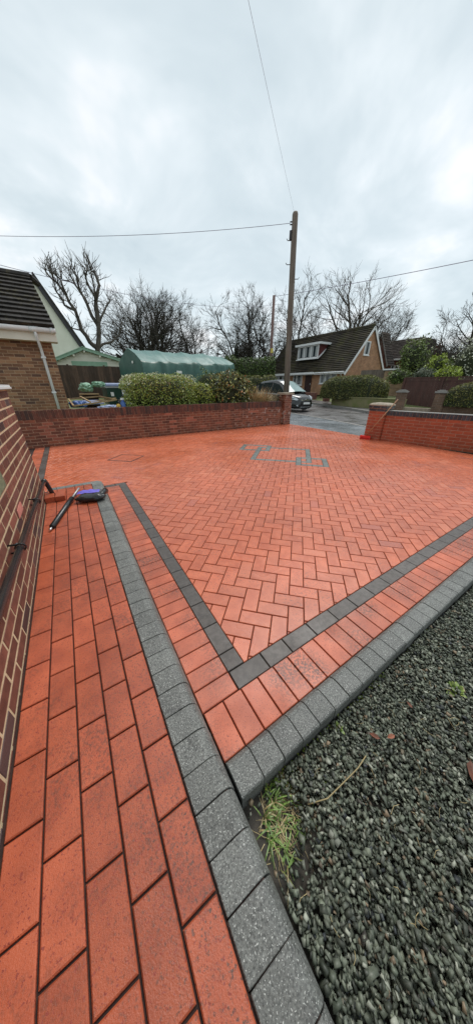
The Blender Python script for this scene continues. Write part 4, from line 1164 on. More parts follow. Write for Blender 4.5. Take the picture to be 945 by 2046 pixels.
for i in range(n):
    p = A2+d*((i+.5)*L/n); MB().box((p.x, p.y, .86), (L/n-.004, .025, 1.50), an).build('board', 'redfence', rf)
for k in range(4):
    p = A2+d*(L*k/3); MB().box((p.x-.04, p.y, 1.05), (.10, .10, 1.52), an).build('post', 'redfence', rf)
p = A2.lerp(B2, .5); MB().box((p.x, p.y, 1.635), (L, .06, .05), an).build('rail', 'redfence', rf); MB().box((p.x, p.y, 1.815), (L, .06, .04), an).build('rail', 'redfence', rf)
nb = int(L*.42/.15)
for i in range(nb):
    p = A2+d*((i+.5)*L*.45/nb); MB().box((p.x, p.y, 1.727), (L*.45/nb-.01, .022, .13), an).build('board', 'redfence', rf)
mb = MB(); s = L*.45
while s < L-.1:
    for sg in (1, -1):
        p = A2+d*(s+.07); R = Matrix.Rotation(an, 3, 'Z') @ Matrix.Rotation(sg*pi/4, 3, 'Y'); mb.box((p.x+.006*sg, p.y, 1.727), (.02, .012, .2), R=R)
    s += .075
mb.build('lattice', mat('lattice_wood', (.16, .10, .085), (.13, .08, .07), rough=(.7, .7)), rf)

# ------------------------------------------------------------------ bungalow across the road
bg_ = empty('bungalow', (25.4, 22.4, .6), 'orange brick chalet bungalow with big mossy tiled roof and white dormer', 'house')
X0, X1, Y0, Y1, Z0, ZE, ZR = 22.5, 28.3, 16.8, 28.2, .55, 2.78, 6.22
XM = (X0+X1)/2
mb = MB()
vs = [(X0, Y0, Z0), (X0, Y1, Z0), (X0, Y1, ZE), (X0, Y0, ZE), (X1, Y0, Z0), (X1, Y1, Z0), (X1, Y1, ZE), (X1, Y0, ZE), (XM, Y0, ZR), (XM, Y1, ZR)]
mb.add(vs, [(1, 0, 3, 2), (4, 5, 6, 7), (0, 4, 7, 8, 3), (5, 1, 2, 9, 6)]); mb.build('wall', 'farbrick', bg_)
# roof: courses of tiles, stepped
def tiled(root, e0, e1, r0, r1, courses, m, thick=.035, name='roof', per=None):
    mb = MB(); e0, e1, r0, r1 = map(Vector, (e0, e1, r0, r1))
    nrm = (e1-e0).cross(r0-e0).normalized()
    if nrm.z < 0: nrm = -nrm
    for k in range(courses):
        t0, t1 = k/courses, (k+1.18)/courses
        t1 = min(t1, 1)
        a, b = e0.lerp(r0, t0), e1.lerp(r1, t0); c, dd = e1.lerp(r1, t1), e0.lerp(r0, t1)
        nt = per or 1
        for i in range(nt):
            g_ = .004 if nt > 1 else 0
            u0, u1 = i/nt, (i+1)/nt
            lift = nrm*(thick+rng.uniform(0, .006)); lo_ = nrm*.004
            p0, p1 = a.lerp(b, u0)+lift, a.lerp(b, u1)+lift; p2, p3 = dd.lerp(c, u1)+lo_, dd.lerp(c, u0)+lo_
            q0, q1 = a.lerp(b, u0)-nrm*.01, a.lerp(b, u1)-nrm*.01
            P = [p0, p1, p2, p3, q0, q1]
            mb.add([tuple(p) for p in P], [(0, 1, 2, 3), (4, 5, 1, 0), (4, 0, 3), (5, 2, 1)], 0, rng.random()+.001)
    a, b, c, dd = e0-nrm*.012, e1-nrm*.012, r1-nrm*.012, r0-nrm*.012
    mb.add([tuple(a), tuple(b), tuple(c), tuple(dd)], [(0, 1, 2, 3)], 0, .5)
    return mb.build(name, m, root)
sl = (ZR-ZE)/(XM-X0)
tiled(bg_, (X0-.35, Y0-.12, ZE-.35*sl+.05), (X0-.35, Y1+.12, ZE-.35*sl+.05), (XM, Y0-.12, ZR+.05), (XM, Y1+.12, ZR+.05), 23, 'hsroof', .085, per=12)
tiled(bg_, (X1+.35, Y0-.12, ZE-.35*sl+.05), (X1+.35, Y1+.12, ZE-.35*sl+.05), (XM, Y0-.12, ZR+.05), (XM, Y1+.12, ZR+.05), 13, 'hsroof', .05)
mb = MB(); mb.tube([(XM, Y0-.12, ZR+.08), (XM, Y1+.12, ZR+.08)], .12, 8); mb.build('ridge', 'hsroof', bg_)
def beam(mb, a, b, w, h, up=Vector((0, 0, 1))):
    a, b = Vector(a), Vector(b); d = (b-a); L = d.length; d.normalize(); s = d.cross(up).normalized(); u = s.cross(d)
    R = Matrix((d, s, u)).transposed(); mb.box((a+b)/2, (L, w, h), R=R)
for yy in (Y0-.13, Y1+.13):
    for xx in (X0-.37, X1+.37):
        mb = MB(); beam(mb, (xx, yy, ZE-.35*sl-.07), (XM, yy, ZR-.07), .04, .20); mb.build('bargeboard', 'frame_w', bg_)
mb = MB(); mb.box2((X0-.42, Y0-.1, ZE-.40), (X0-.34, Y1+.1, ZE-.27)); mb.tube([(X0-.46, Y0-.1, ZE-.26), (X0-.46, Y1+.1, ZE-.26)], .06, 8); mb.build('gutter', 'frame_w', bg_)
mb = MB(); mb.box2((X0-.34, Y0, ZE-.39), (X0, Y1, ZE-.36)); mb.build('soffit', 'frame_w', bg_)
mb = MB(); mb.tube([(X0-.44, Y0+.25, ZE-.3), (X0-.2, Y0+.3, ZE-.6), (X0-.07, Y0+.3, ZE-.75), (X0-.07, Y0+.3, Z0)], .04, 8); mb.build('downpipe', 'frame_w', bg_)
def win(root, x, y0, y1, z0, z1, mull=(), fr=.07, face='x', curtain_=True, dirn=-1):
    """window in a wall facing -x (face x) or -y (face y)"""
    f = MB()
    def bx(a0, a1, zz0, zz1, d0, d1):
        if face == 'x': return ((x+dirn*d0, a0, zz0), (x+dirn*d1, a1, zz1))
        return ((a0, x+dirn*d0, zz0), (a1, x+dirn*d1, zz1))
    f.box2(*bx(y0, y1, z0, z0+fr, -.02, .05)); f.box2(*bx(y0, y1, z1-fr, z1, -.02, .05))
    f.box2(*bx(y0, y0+fr, z0+fr, z1-fr, -.02, .05)); f.box2(*bx(y1-fr, y1, z0+fr, z1-fr, -.02, .05))
    for t in mull: f.box2(*bx(y0+(y1-y0)*t-fr/2, y0+(y1-y0)*t+fr/2, z0+fr, z1-fr, -.02, .045))
    f.box2(*bx(y0-.06, y1+.06, z0-.06, z0-.002, -.02, .10))
    w = f.build('window', 'frame_w', root)
    ed = [0]+list(mull)+[1]
    for a, b in zip(ed, ed[1:]):
        ya, yb = y0+(y1-y0)*a+fr/2*(1 if a else 2), y0+(y1-y0)*b-fr/2*(1 if b < 1 else 2)
        MB().box2(*bx(ya, yb, z0+fr, z1-fr, .012, .02)).build('pane', 'glass', w)
        if curtain_:
            c_ = MB(); wd = (yb-ya)*.36
            c_.box2(*bx(ya, ya+wd, z0+fr, z1-fr, .022, .026)); c_.box2(*bx(yb-wd*.6, yb, z0+fr, z1-fr, .022, .026)); c_.build('curtain', 'curtain', w)
    return w
win(bg_, X0, 17.75, 19.75, 1.58, 2.55, (.33, .66))
win(bg_, X0, 22.2, 23.6, 1.45, 2.5, (.62,))
win(bg_, X0, 24.6, 27.6, 1.55, 2.5, (.25, .5, .75))
dr = MB().box2((X0-.05, 20.85, Z0+.05), (X0+.02, 21.75, 2.45)).build('door', 'darkdoor', bg_)
MB().box2((X0-.07, 20.92, 1.5), (X0-.05, 21.0, 1.62)).build('handle', 'chrome', dr)
mb = MB(); mb.box2((X0-.75, 20.3, 2.44), (X0-.46, 26.0, 2.62)); mb.build('porch_fascia', 'frame_w', bg_)
MB().box2((X0-.08, 28.0, Z0), (X0+.02, 28.2, 2.4)).build('corner_cladding', 'maroon', bg_)
win(bg_, Y0, 24.55, 25.35, 3.95, 5.05, (), face='y', fr=.09)
# dormer
dm = MB(); dm.box2((23.15, 20.9, 3.95), (25.0, 23.9, 5.15)); dmo = dm.build('dormer', 'maroon', bg_)
mb = MB(); mb.box2((22.85, 20.6, 5.15), (25.1, 24.15, 5.33)); mb.build('dormer_roof', 'frame_w', dmo)
f = MB(); f.box2((23.05, 20.95, 3.98), (23.14, 23.85, 4.08)); f.box2((23.05, 20.95, 5.05), (23.14, 23.85, 5.15))
for yy in (20.95, 21.90, 22.84, 23.76): f.box2((23.05, yy, 4.08), (23.14, yy+.09, 5.05))
f.box2((22.95, 20.85, 3.88), (23.14, 23.95, 3.97))
beam(f, (23.05, 20.86, 3.95), (24.5, 20.86, 5.05), .05, .12)
fo = f.build('dormer_window', 'frame_w', dmo)
# (panes are parts of the house: two levels below would be a fourth level)
for yy in (21.08, 22.0, 22.93):
    MB().box2((23.08, yy, 4.12), (23.10, yy+.79, 5.02)).build('pane', 'glass', bg_)
    MB().box2((23.072, yy, 4.12), (23.078, yy+.26, 5.02)).build('curtain', 'curtain', bg_)
    MB().box2((23.072, yy+.55, 4.12), (23.078, yy+.79, 5.02)).build('curtain', 'curtain', bg_)
# front garden wall of the bungalow and railing
fw_ = empty('front_wall', (20.6, 20, .4), 'low brick front garden wall before the bungalow door', 'wall')
MB().box((20.3, 20.3, .55), (7.5, .22, .55), 1.19).build('wall_body', 'farred', fw_)
gp = empty('gate_post', (18.6, 15.4, .4), 'red brick gate post at the left end of the olive hedge', 'pillar')
MB().box((18.35, 15.15, .85), (.42, .42, 1.3), 1.1).build('shaft', 'farred', gp); MB().box((18.35, 15.15, 1.53), (.5, .5, .06), 1.1).build('cap', 'conc', gp)

# houses further back on the right
h2 = empty('dark_roofed_house', (35, 19.5, .6), 'red brick house with dark roof and white valley boards behind the bungalow', 'house')
mb = MB(); mb.box2((34.6, 17.8, .6), (41, 21.8, 4.3)); mb.build('wall', 'farred', h2)
tiled(h2, (34.2, 17.4, 4.2), (34.2, 22.2, 4.2), (36.9, 17.9, 6.45), (36.9, 21.8, 6.45), 12, 'dkroof', .05, per=6)
tiled(h2, (34.2, 17.4, 4.2), (41, 17.4, 4.2), (36.9, 17.9, 6.45), (40, 17.9, 6.45), 8, 'dkroof', .05)
mb = MB(); mb.box2((34.1, 17.4, 4.08), (34.2, 22.2, 4.24)); mb.build('fascia', 'frame_w', h2)
win(h2, 34.6, 18.6, 19.6, 2.4, 3.6, (.5,))
h3 = empty('gabled_house', (32.3, 19.9, .6), 'dark gabled house with white sloping boards next to the bungalow gable', 'house')
vs = [(31.6, 18.5, .6), (31.6, 20.8, .6), (31.6, 20.8, 4.0), (31.6, 18.5, 4.0), (31.6, 19.65, 6.6)]
vs += [(32.7, v[1], v[2]) for v in vs]
mb = MB(); mb.add(vs, [(0, 3, 4, 2, 1), (5, 6, 7, 9, 8), (0, 5, 8, 3), (1, 2, 7, 6)]); mb.build('wall', 'farred', h3)
tiled(h3, (31.3, 18.2, 3.4), (32.8, 18.2, 3.4), (31.3, 19.65, 6.7), (32.8, 19.65, 6.7), 14, 'dkroof', .05)
tiled(h3, (31.3, 21.1, 3.4), (32.8, 21.1, 3.4), (31.3, 19.65, 6.7), (32.8, 19.65, 6.7), 14, 'dkroof', .05)
for yy in (18.15, 21.15):
    mb = MB(); beam(mb, (31.28, yy, 3.3), (31.28, 19.65, 6.62), .04, .10); mb.build('bargeboard', 'conc', h3)
win(h3, 31.6, 19.2, 20.1, 3.0, 4.4, (.5,))
h4 = empty('distant_house', (37.5, 15.8, .6), 'pale distant house with a chimney above the green shrubs', 'house')
mb = MB(); mb.box2((36.6, 13.8, .6), (41, 17.2, 4.0)); mb.build('wall', 'cream', h4)
rf4 = tiled(h4, (36.3, 13.5, 3.95), (36.3, 17.5, 3.95), (38.8, 13.8, 4.75), (38.8, 17.3, 4.75), 8, 'dkroof', .05)
mb = MB(); mb.box2((37.2, 15.95, 4.0), (37.7, 16.45, 5.35)); mb.box2((37.15, 15.9, 5.35), (37.75, 16.5, 5.47)); mb.tube([(37.45, 16.2, 5.47), (37.45, 16.2, 5.72)], .1, 8); mb.build('chimney', 'farred', rf4)
for yy in (14.2, 15.1, 16.0): win(h4, 36.6, yy, yy+.6, 2.9, 3.7, ())
ga = empty('flat_roofed_garage', (24, 12, .6), 'buff brick flat-roofed garage behind the hedge right of the bungalow', 'garage')
mb = MB(); R = Matrix.Rotation(atan2(10.76-13.45, 24.76-23.41), 3, 'Z')
mb.box((24.6, 12.4, 1.5), (3.2, 3.0, 1.95), R=R); mb.build('wall', 'farbuff', ga)
mb = MB(); mb.box((24.6, 12.4, 2.54), (3.4, 3.2, .13), R=R); mb.build('roof', 'dkroof', ga)
mb = MB(); mb.box((24.6-1.6*.9+.0, 12.4-1.6*.42, 2.55), (3.42, .04, .10), R=R); mb.build('fascia', 'frame_w', ga)
sf = empty('side_fence', (23, 14.2, .6), 'short grey timber fence between the bungalow and the garage', 'fence')
for i in range(14):
    MB().box((22.75+i*.035, 15.35-i*.145, 1.62), (.14, .03, 1.95), -1.33).build('board', 'polewood', sf)
# shrubs behind the red-brown fence
def farbush(name, lab, px, py, D, r, n, size, m, seed, cat='shrub', lumpy=.25):
    c = ray(px, py, D); return bush(name, lab, cat, tuple(c), r, n, size, m, 'hedgecore', seed, zmin=max(.3, c.z-r[2]*.95), lumpy=lumpy, sq=.9, group='shrubs behind the right-hand fence')
farbush('green_shrub', 'tall mid green shrub in front of the dark-roofed house', 827, 717, 26, (1.2, .9, 1.3), 2600, .15, 'greenshrub', 31)
farbush('yellow_shrub', 'bright yellow-green shrub behind the fence, highest of the yellow ones', 872, 735, 24.5, (.75, .6, .8), 1600, .13, 'yellowshrub', 32)
farbush('yellow_shrub', 'pale yellow-green shrub leaning over the fence top', 895, 752, 22.5, (.8, .6, .55), 1500, .13, 'yellowshrub', 33)
farbush('grey_shrub', 'low rounded grey-green shrub just above the fence', 847, 752, 22.5, (.95, .6, .5), 1600, .09, 'lavender', 34)
farbush('green_shrub', 'dark green shrub beside the grey timber fence', 795, 752, 24, (.8, .6, .5), 1300, .12, 'greenshrub', 35)
bl = ray(935, 715, 24)
farbush('blossom_shrub', 'tall shrub speckled with pale blossom at the right edge', 938, 728, 24, (1.3, 1.0, 1.5), 1000, .13, 'paleshrub', 36)
farbush('green_shrub', 'loose green shrub at the right edge under the pale blossom', 915, 742, 25.5, (1.4, .8, .8), 1800, .14, 'greenshrub', 38)

# ------------------------------------------------------------------ neighbour's house on the left
nh = empty('neighbour_house', (-2, 10, .5), 'tan brick house with dark tiled roof and white gutter behind the boundary wall', 'house')
brick_wall(nh, 'nbrick', (-5.0, 9.5), (.05, 9.5), .45, 29, ch=.0755, bl=.225, core=.25, side=1, limit=300, mortar='nmortar', reveal=.004, view=lambda p: p[0] > -1.3 and p[2] > .6)
brick_wall(nh, 'nbrick', (.05, 9.5), (.05, 11.5), .45, 29, ch=.0755, bl=.225, core=.25, side=1, limit=60, mortar='nmortar', reveal=.004, start=1)
mb = MB(); mb.box2((-5, 9.22, 2.40), (.20, 9.6, 2.60)); mb.build('fascia', 'cream', nh)
mb = MB(); mb.tube([(-5, 9.16, 2.64), (.22, 9.16, 2.64)], .062, 10); mb.tube([(.10, 9.16, 2.64), (.16, 9.16, 2.64)], .07, 10); mb.tube([(-.34, 9.16, 2.64), (-.14, 9.16, 2.64)], .068, 10); mb.build('gutter', 'white', nh, True)
mb = MB(); mb.tube([(-.23, 9.16, 2.62), (-.23, 9.17, 2.50), (-.22, 9.40, 2.25), (-.22, 9.44, 2.15), (-.22, 9.44, .45)], .036, 10); mb.build('downpipe', 'white', nh, True)
for z in (2.05, 1.2):
    MB().box((-.22, 9.45, z), (.11, .10, .04)).build('pipe_clip', 'white', nh)
# roof tiles, each one a piece
e0, e1 = Vector((-4.5, 9.10, 2.70)), Vector((.22, 9.10, 2.70)); r0, r1 = Vector((-4.5, 11.0, 4.12)), Vector((-.02, 11.0, 4.12))
nc = 12; nrm = (e1-e0).cross(r0-e0).normalized()
MB().add([tuple(p-nrm*.02) for p in (e0, e1, r1, r0)], [(0, 1, 2, 3)]).build('roof', 'ntile', nh)
rtile = MB(); cnt = 0
for k in range(nc):
    t0, t1 = k/nc, min(1, (k+1.15)/nc)
    a, b, c, dd = e0.lerp(r0, t0), e1.lerp(r1, t0), e1.lerp(r1, t1), e0.lerp(r0, t1)
    x = b.x; off = .0 if k % 2 else .15
    j = 0
    while x > -4.4:
        w = .30 if not (j == 0 and off) else off
        f0, f1 = (x-w+.003-a.x)/(b.x-a.x), (x-.002-a.x)/(b.x-a.x)
        li = nrm*(.062+rng.uniform(0, .006))
        P = [a.lerp(b, f0)+li, a.lerp(b, f1)+li, dd.lerp(c, f1)+nrm*.012, dd.lerp(c, f0)+nrm*.012, a.lerp(b, f0)-nrm*.005, a.lerp(b, f1)-nrm*.005]
        F_ = [(0, 1, 2, 3), (4, 5, 1, 0), (4, 0, 3), (5, 2, 1)]
        if x > -1.6: MB().add([tuple(p) for p in P], F_).build('roof_tile', 'ntile', nh)
        else: rtile.add([tuple(p) for p in P], F_, 0, rng.random()+.001)
        x -= w; j += 1
tag(rtile.build('roof_tile', 'ntile', nh), kind='stuff')
mb = MB(); mb.tube([(-4.5, 11.0, 4.13), (0, 11.0, 4.13)], .09, 8); mb.tube([(-.02, 11.0, 4.12), (.13, 11.3, 4.08)], .09, 8); mb.build('ridge', 'ntile', nh)
# cream rendered gable of the next house
rh = empty('rendered_house', (-1, 24, .8), 'cream rendered house gable with dark sloping roof edge behind the neighbour roof', 'house')
gy = 24.2
prof = [(-6, .7), (3.2, .7), (3.2, 1.4), (1.87, 3.75), (.15, 7.15), (-.3, 7.6), (-6, 7.6)]
vs = [(x, gy, z) for x, z in prof] + [(x, gy+7, z) for x, z in prof]; n_ = len(prof)
MB().add(vs, [tuple(range(n_))]+[(i, n_+i, n_+(i+1) % n_, (i+1) % n_) for i in range(n_)]).build('wall', 'cream', rh)
def beam(mb, a, b, w, h, up=Vector((0, 0, 1))):
    a, b = Vector(a), Vector(b); d = (b-a); L = d.length; d.normalize(); s = d.cross(up).normalized(); u = s.cross(d)
    R = Matrix((d, s, u)).transposed(); mb.box((a+b)/2, (L, w, h), R=R)
mb = MB(); beam(mb, (3.3, gy-.12, 1.25), (.10, gy-.12, 7.5), .08, .26); mb.build('bargeboard', 'bargeboard', rh)
P = [(3.45, gy-.2, 1.15), (.12, gy-.2, 7.62), (.12, gy+7.2, 7.62), (3.45, gy+7.2, 1.15)]; Q = [(p[0]+.09, p[1], p[2]+.06) for p in P]
MB().add(P+Q, [(0, 1, 2, 3), (4, 7, 6, 5), (0, 4, 5, 1), (1, 5, 6, 2), (3, 2, 6, 7), (0, 3, 7, 4)]).build('roof', 'ntile', rh)

# fence behind the neighbour's garden: vertical boards
nf = empty('board_fence', (1.5, 17, .75), 'dark brown vertical board fence in front of the cream shed', 'fence')
A3, B3 = Vector((-1.2, 17.05, 0)), Vector((3.9, 16.6, 0)); d = B3-A3; L = d.length; an = atan2(d.y, d.x)
n = int(L/.115)
for i in range(n):
    p = A3+d*((i+.5)/n)
    h = 1.58+rng.uniform(-.01, .01)
    MB().box((p.x, p.y-(.012 if i % 2 else 0), .72+h/2), (L/n+(.012 if i % 2 else -.006), .02, h), an).build('board', 'fence', nf)
for k in range(4):
    p = A3+d*(k/3*.98+.01); MB().box((p.x, p.y+.06, 1.5), (.09, .09, 1.7), an).build('post', 'fence', nf)
# cream shed with pale green trim
sh = empty('shed', (1.7, 20.5, .8), 'cream timber shed with pale green roof edge behind the dark fence', 'shed')
an = -.10
def SH(x, y, z):      # local shed frame: x along the gable, y back
    return (1.63+x*cos(an)-y*sin(an), 19.95+x*sin(an)+y*cos(an), z)
vs = [SH(-1.62, 0, .8), SH(2.3, 0, .8), SH(2.3, 0, 2.62), SH(0, 0, 3.28), SH(-1.62, 0, 2.62)]; vs += [SH(-1.62, 5, .8), SH(2.3, 5, .8), SH(2.3, 5, 2.62), SH(0, 5, 3.28), SH(-1.62, 5, 2.62)]
MB().add(vs, [(0, 1, 2, 3, 4), (1, 6, 7, 2), (5, 0, 4, 9)]).build('wall', 'cream', sh)
for k in range(12):                     # weatherboards on the gable
    z = 1.5+k*.15
    hw_ = 1.0 if z < 2.62 else max(0, (3.28-z)/.66)
    if hw_ <= .08: continue
    MB().box(SH((-1.62+2.3)/2*hw_, -.012, z), ((3.92*hw_)-.06, .02, .14), an).build('weatherboard', 'cream', sh)
for (xa, za, xb, zb) in ((-1.85, 2.62, .0, 3.36), (2.55, 2.66, .0, 3.36)):
    mb = MB(); beam(mb, SH(xa, -.25, za), SH(xb, -.25, zb), .05, .16); mb.build('bargeboard', 'mint', sh)
mb = MB()
for (xa, za, xb, zb) in ((-1.87, 2.66, .0, 3.42), (2.57, 2.70, 0, 3.42)):
    P = [SH(xa, -.3, za), SH(xb, -.3, zb), SH(xb, 5.2, zb), SH(xa, 5.2, za)]; Q = [(p[0], p[1], p[2]+.04) for p in P]
    mb.add(P+Q, [(0, 1, 2, 3), (4, 7, 6, 5), (0, 4, 5, 1), (1, 5, 6, 2), (3, 2, 6, 7), (0, 3, 7, 4)])
mb.build('roof', 'mint', sh)
MB().box(SH(.2, -.03, 2.48), (1.95, .04, .46), an).build('green_panel', 'mint', sh)
for xx, zz in ((-.55, 2.98), (.05, 3.2), (.85, 2.98)): MB().box(SH(xx, -.14, zz), (.08, .26, .09), an).build('purlin_end', 'cream', sh)

# green tarpaulin shelter
tp = empty('tarpaulin_shelter', (6, 15, .75), 'green tarpaulin covered frame shelter with dark open end behind the bushes', 'shelter')
t0 = Vector((3.0, 14.25, 0)); t1 = Vector((8.8, 15.75, 0)); ax = (t1-t0); Lt = ax.length; ax.normalize(); nn = Vector((ax.y, -ax.x, 0))
section = [(-1.18, .75), (-1.18, 1.5), (-1.16, 2.38), (-.62, 2.68), (0, 2.93), (.62, 2.68), (1.05, 2.42), (1.16, 2.28), (1.19, 1.5), (1.22, .75)]
vs = []; NS = 72; ns_ = len(section)
for i in range(NS+1):
    u = i/NS
    for j, (o_, z) in enumerate(section):
        rib = abs(sin(u*pi*4))**.6
        sag = .045*rib*(1 if 2 < j < 7 else .3)
        dz = -sag*1.5 + .05*lump(u*13, j*.9, 0, 1.0, 5) - (.06*max(0, u-.9)/.1 if 3 <= j <= 5 else 0)
        fold = (.09*lump(u*22, z*.8, o_, 1.0, 2)+.05*lump(u*47, z*.5, o_, 1.0, 8)) if j in (7, 8, 9, 0, 1) else .045*lump(u*16, z*2, o_, 1, 2)
        z += .12*u*(z > 1.6)
        p = t0+ax*(u*Lt)+nn*(o_+(fold if o_ > 0 else -fold))
        vs.append((p.x, p.y, z+dz))
fs = []; mi = []
mbt = MB(); mbs = MB()
for i in range(NS):
    for j in range(ns_-1):
        a = i*ns_+j; f = (a, a+ns_, a+ns_+1, a+1)
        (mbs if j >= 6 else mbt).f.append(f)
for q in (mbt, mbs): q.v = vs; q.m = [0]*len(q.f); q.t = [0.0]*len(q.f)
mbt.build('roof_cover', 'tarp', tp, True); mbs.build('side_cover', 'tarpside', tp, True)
for u, e_ in ((0, 0), (NS, 1)):
    P = [vs[u*ns_+j] for j in range(ns_)]
    MB().add(P, [tuple(range(ns_))]).build('end_cover', 'tarpside', tp)
p = t0+ax*1.9+nn*1.24; MB().box((p.x, p.y, 1.98), (.30, .012, .11), atan2(ax.y, ax.x)).build('label_patch', 'plate', tp)
p = t0+nn*.35-ax*.03; MB().box((p.x, p.y, 2.35), (.02, .12, .10), atan2(ax.y, ax.x)).build('vent_patch', 'plate', tp)

# ------------------------------------------------------------------ rubbish behind the wall
def sheetmesh(name, c, sx, sy, h, m, seed, rz=0, lump_s=5, label=None, cat=None, group=None):
    def fn(t, p):
        d = Vector((cos(t)*cos(p), sin(t)*cos(p), sin(p)))
        k = 1+.38*lump(d.x, d.y, d.z, 2.2, seed)+.18*lump(d.x, d.y, d.z, lump_s, seed)
        x, y = d.x*sx*k, d.y*sy*k
        return (c[0]+x*cos(rz)-y*sin(rz), c[1]+x*sin(rz)+y*cos(rz), max(c[2]+d.z*h*k, c[2]-h*.7))
    vs, fs = sphere_grid(30, 16, fn)
    o = MB().add(vs, fs).build(name, m)
    return tag(o, label, cat, group)
tl = empty('trailer', (1.5, 11.2, .58), 'dark green metal trailer body heaped with sheets behind the wall', 'trailer')
MB().box2((1.32, 10.7, .72), (2.35, 12.0, 1.30)).build('body', 'dkgreen', tl)
MB().box2((1.28, 10.66, 1.30), (2.4, 12.05, 1.345)).build('top_rail', 'steel', tl)
mb = MB(); mb.box((1.48, 10.69, 1.10), (.10, .02, .13)); mb.build('white_label', 'plate', tl); MB().box((1.95, 10.69, 1.15), (.28, .02, .16)).build('white_label', 'plate', tl)
for yy in (10.9, 11.7):
    MB().tube([(2.0, yy-.08, .62+.0), (2.0, yy+.08, .62)], .2, 14).build('wheel', 'tyre', tl)
sheetmesh('crumpled_sheet', (.74, 11.5, 1.29), .22, .2, .17, 'greensheet', 3, label='crumpled pale green sheet heaped at the left on the boards', cat='sheet', group='sheets on the rubbish pile')
sheetmesh('crumpled_sheet', (1.20, 11.5, 1.40), .24, .2, .11, 'greensheet', 13, label='crumpled pale green sheet bundled on the trailer top', cat='sheet', group='sheets on the rubbish pile')
o = MB().tube([(1.38, 11.2, 1.405), (2.3, 11.3, 1.405)], .055, 12).build('rolled_sheet', 'bluegrey'); tag(o, 'rolled blue-grey sheeting lying along the trailer top', 'roll')
o = MB().box((.78, 11.2, 1.10), (.62, .5, .035), -.05).build('board', 'wood'); tag(o, 'flat pale timber board under the crumpled green sheet', 'board')
mb = MB(); mb.box2((.55, 11.1, .6), (1.05, 11.7, 1.08)); tag(mb.build('crate', 'fence'), 'dark wooden crate holding up the pale board', 'crate')
fm = empty('timber_frame', (.9, 10.3, .8), 'flat pale timber frame lying on blue plastic behind the wall', 'timber frame')
F0 = [(.18, 10.2, .78), (1.52, 10.3, .93), (1.05, 10.95, 1.03), (.10, 10.9, .96)]
for a, b in ((0, 1), (1, 2), (2, 3), (3, 0)):
    mb = MB(); beam(mb, F0[a], F0[b], .05, .045); mb.build('batten', 'wood', fm)
for t in (.38,):
    mb = MB(); beam(mb, Vector(F0[0]).lerp(Vector(F0[1]), t)+Vector((0, 0, .045)), Vector(F0[3]).lerp(Vector(F0[2]), t)+Vector((0, 0, .045)), .045, .04); mb.build('batten', 'wood', fm)
mb = MB(); beam(mb, Vector(F0[0])+Vector((.3, .45, .05)), Vector(F0[1])+Vector((.05, .42, .05)), .045, .04); mb.build('batten', 'wood', fm)
sheetmesh('blue_sack', (.34, 10.5, .80), .25, .22, .12, 'blue', 21, label='bright blue plastic sack left of the timber frame', cat='sack', group='blue plastic in the rubbish')
o = MB().box((.75, 10.62, .86), (.70, .5, .03), .08, R=Matrix.Rotation(.08, 3, 'Z') @ Matrix.Rotation(.18, 3, 'X')).build('plastic_sheet', 'bluegrey'); tag(o, 'pale blue-grey plastic sheet under the timber frame', 'sheet')
sheetmesh('blue_sack', (1.2, 9.9, .70), .33, .2, .09, 'bluegrey', 25, label='pale blue crumpled plastic at the front of the rubbish by the wall', cat='sack', group='blue plastic in the rubbish')
sheetmesh('black_sack', (1.85, 10.35, .80), .26, .25, .26, 'bag', 27, label='black polythene heap in front of the green trailer', cat='sack')
bt = empty('blue_bottle', (1.62, 8.5, .8), 'small blue and white container beside the variegated bush', 'container')
bt.location = (1.40, 8.45, .5)
MB().tube([(1.40, 8.45, .5), (1.40, 8.45, .92), (1.40, 8.45, .96), (1.40, 8.45, 1.0)], [.075, .075, .045, .04], 12).build('bottle_body', 'blue', bt, True)
MB().tube([(1.40, 8.45, 1.0), (1.40, 8.45, 1.05)], .05, 10).build('cap', 'white', bt)
o = MB().tube([(1.26, 8.4, .5), (1.26, 8.4, .86), (1.26, 8.4, .9)], [.06, .06, .03], 10).build('yellow_tub', 'yellowp'); tag(o, 'small yellow tub next to the blue container', 'tub')

# ------------------------------------------------------------------ poles and overhead cables
pl = empty('utility_pole', (8.42, 9.26, 0), 'tall weathered wooden utility pole behind the left gate pillar', 'utility pole')
top = Vector((8.29, 9.35, 6.72)); bot = Vector((8.47, 9.20, -.05))
MB().tube([bot, bot.lerp(top, .5), top-Vector((0, 0, .05)), top], [.135, .115, .098, .08], 14).build('pole_shaft', 'polewood', pl, True)
dvv = (top-bot).normalized(); sd = Vector((.846, -.533, 0))
for t, s in ((.895, -1), (.80, -1), (.74, 1), (.555, -1), (.545, 1), (.47, -1), (.40, 1)):
    p = bot.lerp(top, t); r_ = .11
    MB().tube([p+sd*s*r_*.5, p+sd*s*(r_+.12), p+sd*s*(r_+.15)+Vector((0, 0, .05))], .012, 6).build('step_iron', 'bargeboard', pl)
for t in (.955, .965):
    p = bot.lerp(top, t); MB().tube([p-sd*.09, p-sd*.17], .018, 6).build('cable_bracket', 'bargeboard', pl)
p = bot.lerp(top, .915); MB().box((p.x-sd.x*.12, p.y-sd.y*.12, p.z), (.08, .08, .24), .5).build('junction_box', 'bargeboard', pl)
p2 = empty('utility_pole', (17.0, 21.0, .2), 'slender reddish brown utility pole further away with a yellow band', 'utility pole')
MB().tube([(17.03, 20.98, .1), (16.97, 21.02, 4), (16.95, 21.0, 8.15)], [.16, .14, .11], 10).build('pole_shaft', 'polered', p2, True)
MB().tube([(17.0, 21.0, 4.05), (17.0, 21.0, 4.4)], .155, 10).build('band', 'yellowsign', p2)
p3 = MB().tube([(14.5, 30.5, .3), (14.5, 30.5, 5.1)], .07, 6).build('far_pole', 'polered'); tag(p3, 'tiny far utility pole seen between the bare trees', 'utility pole')
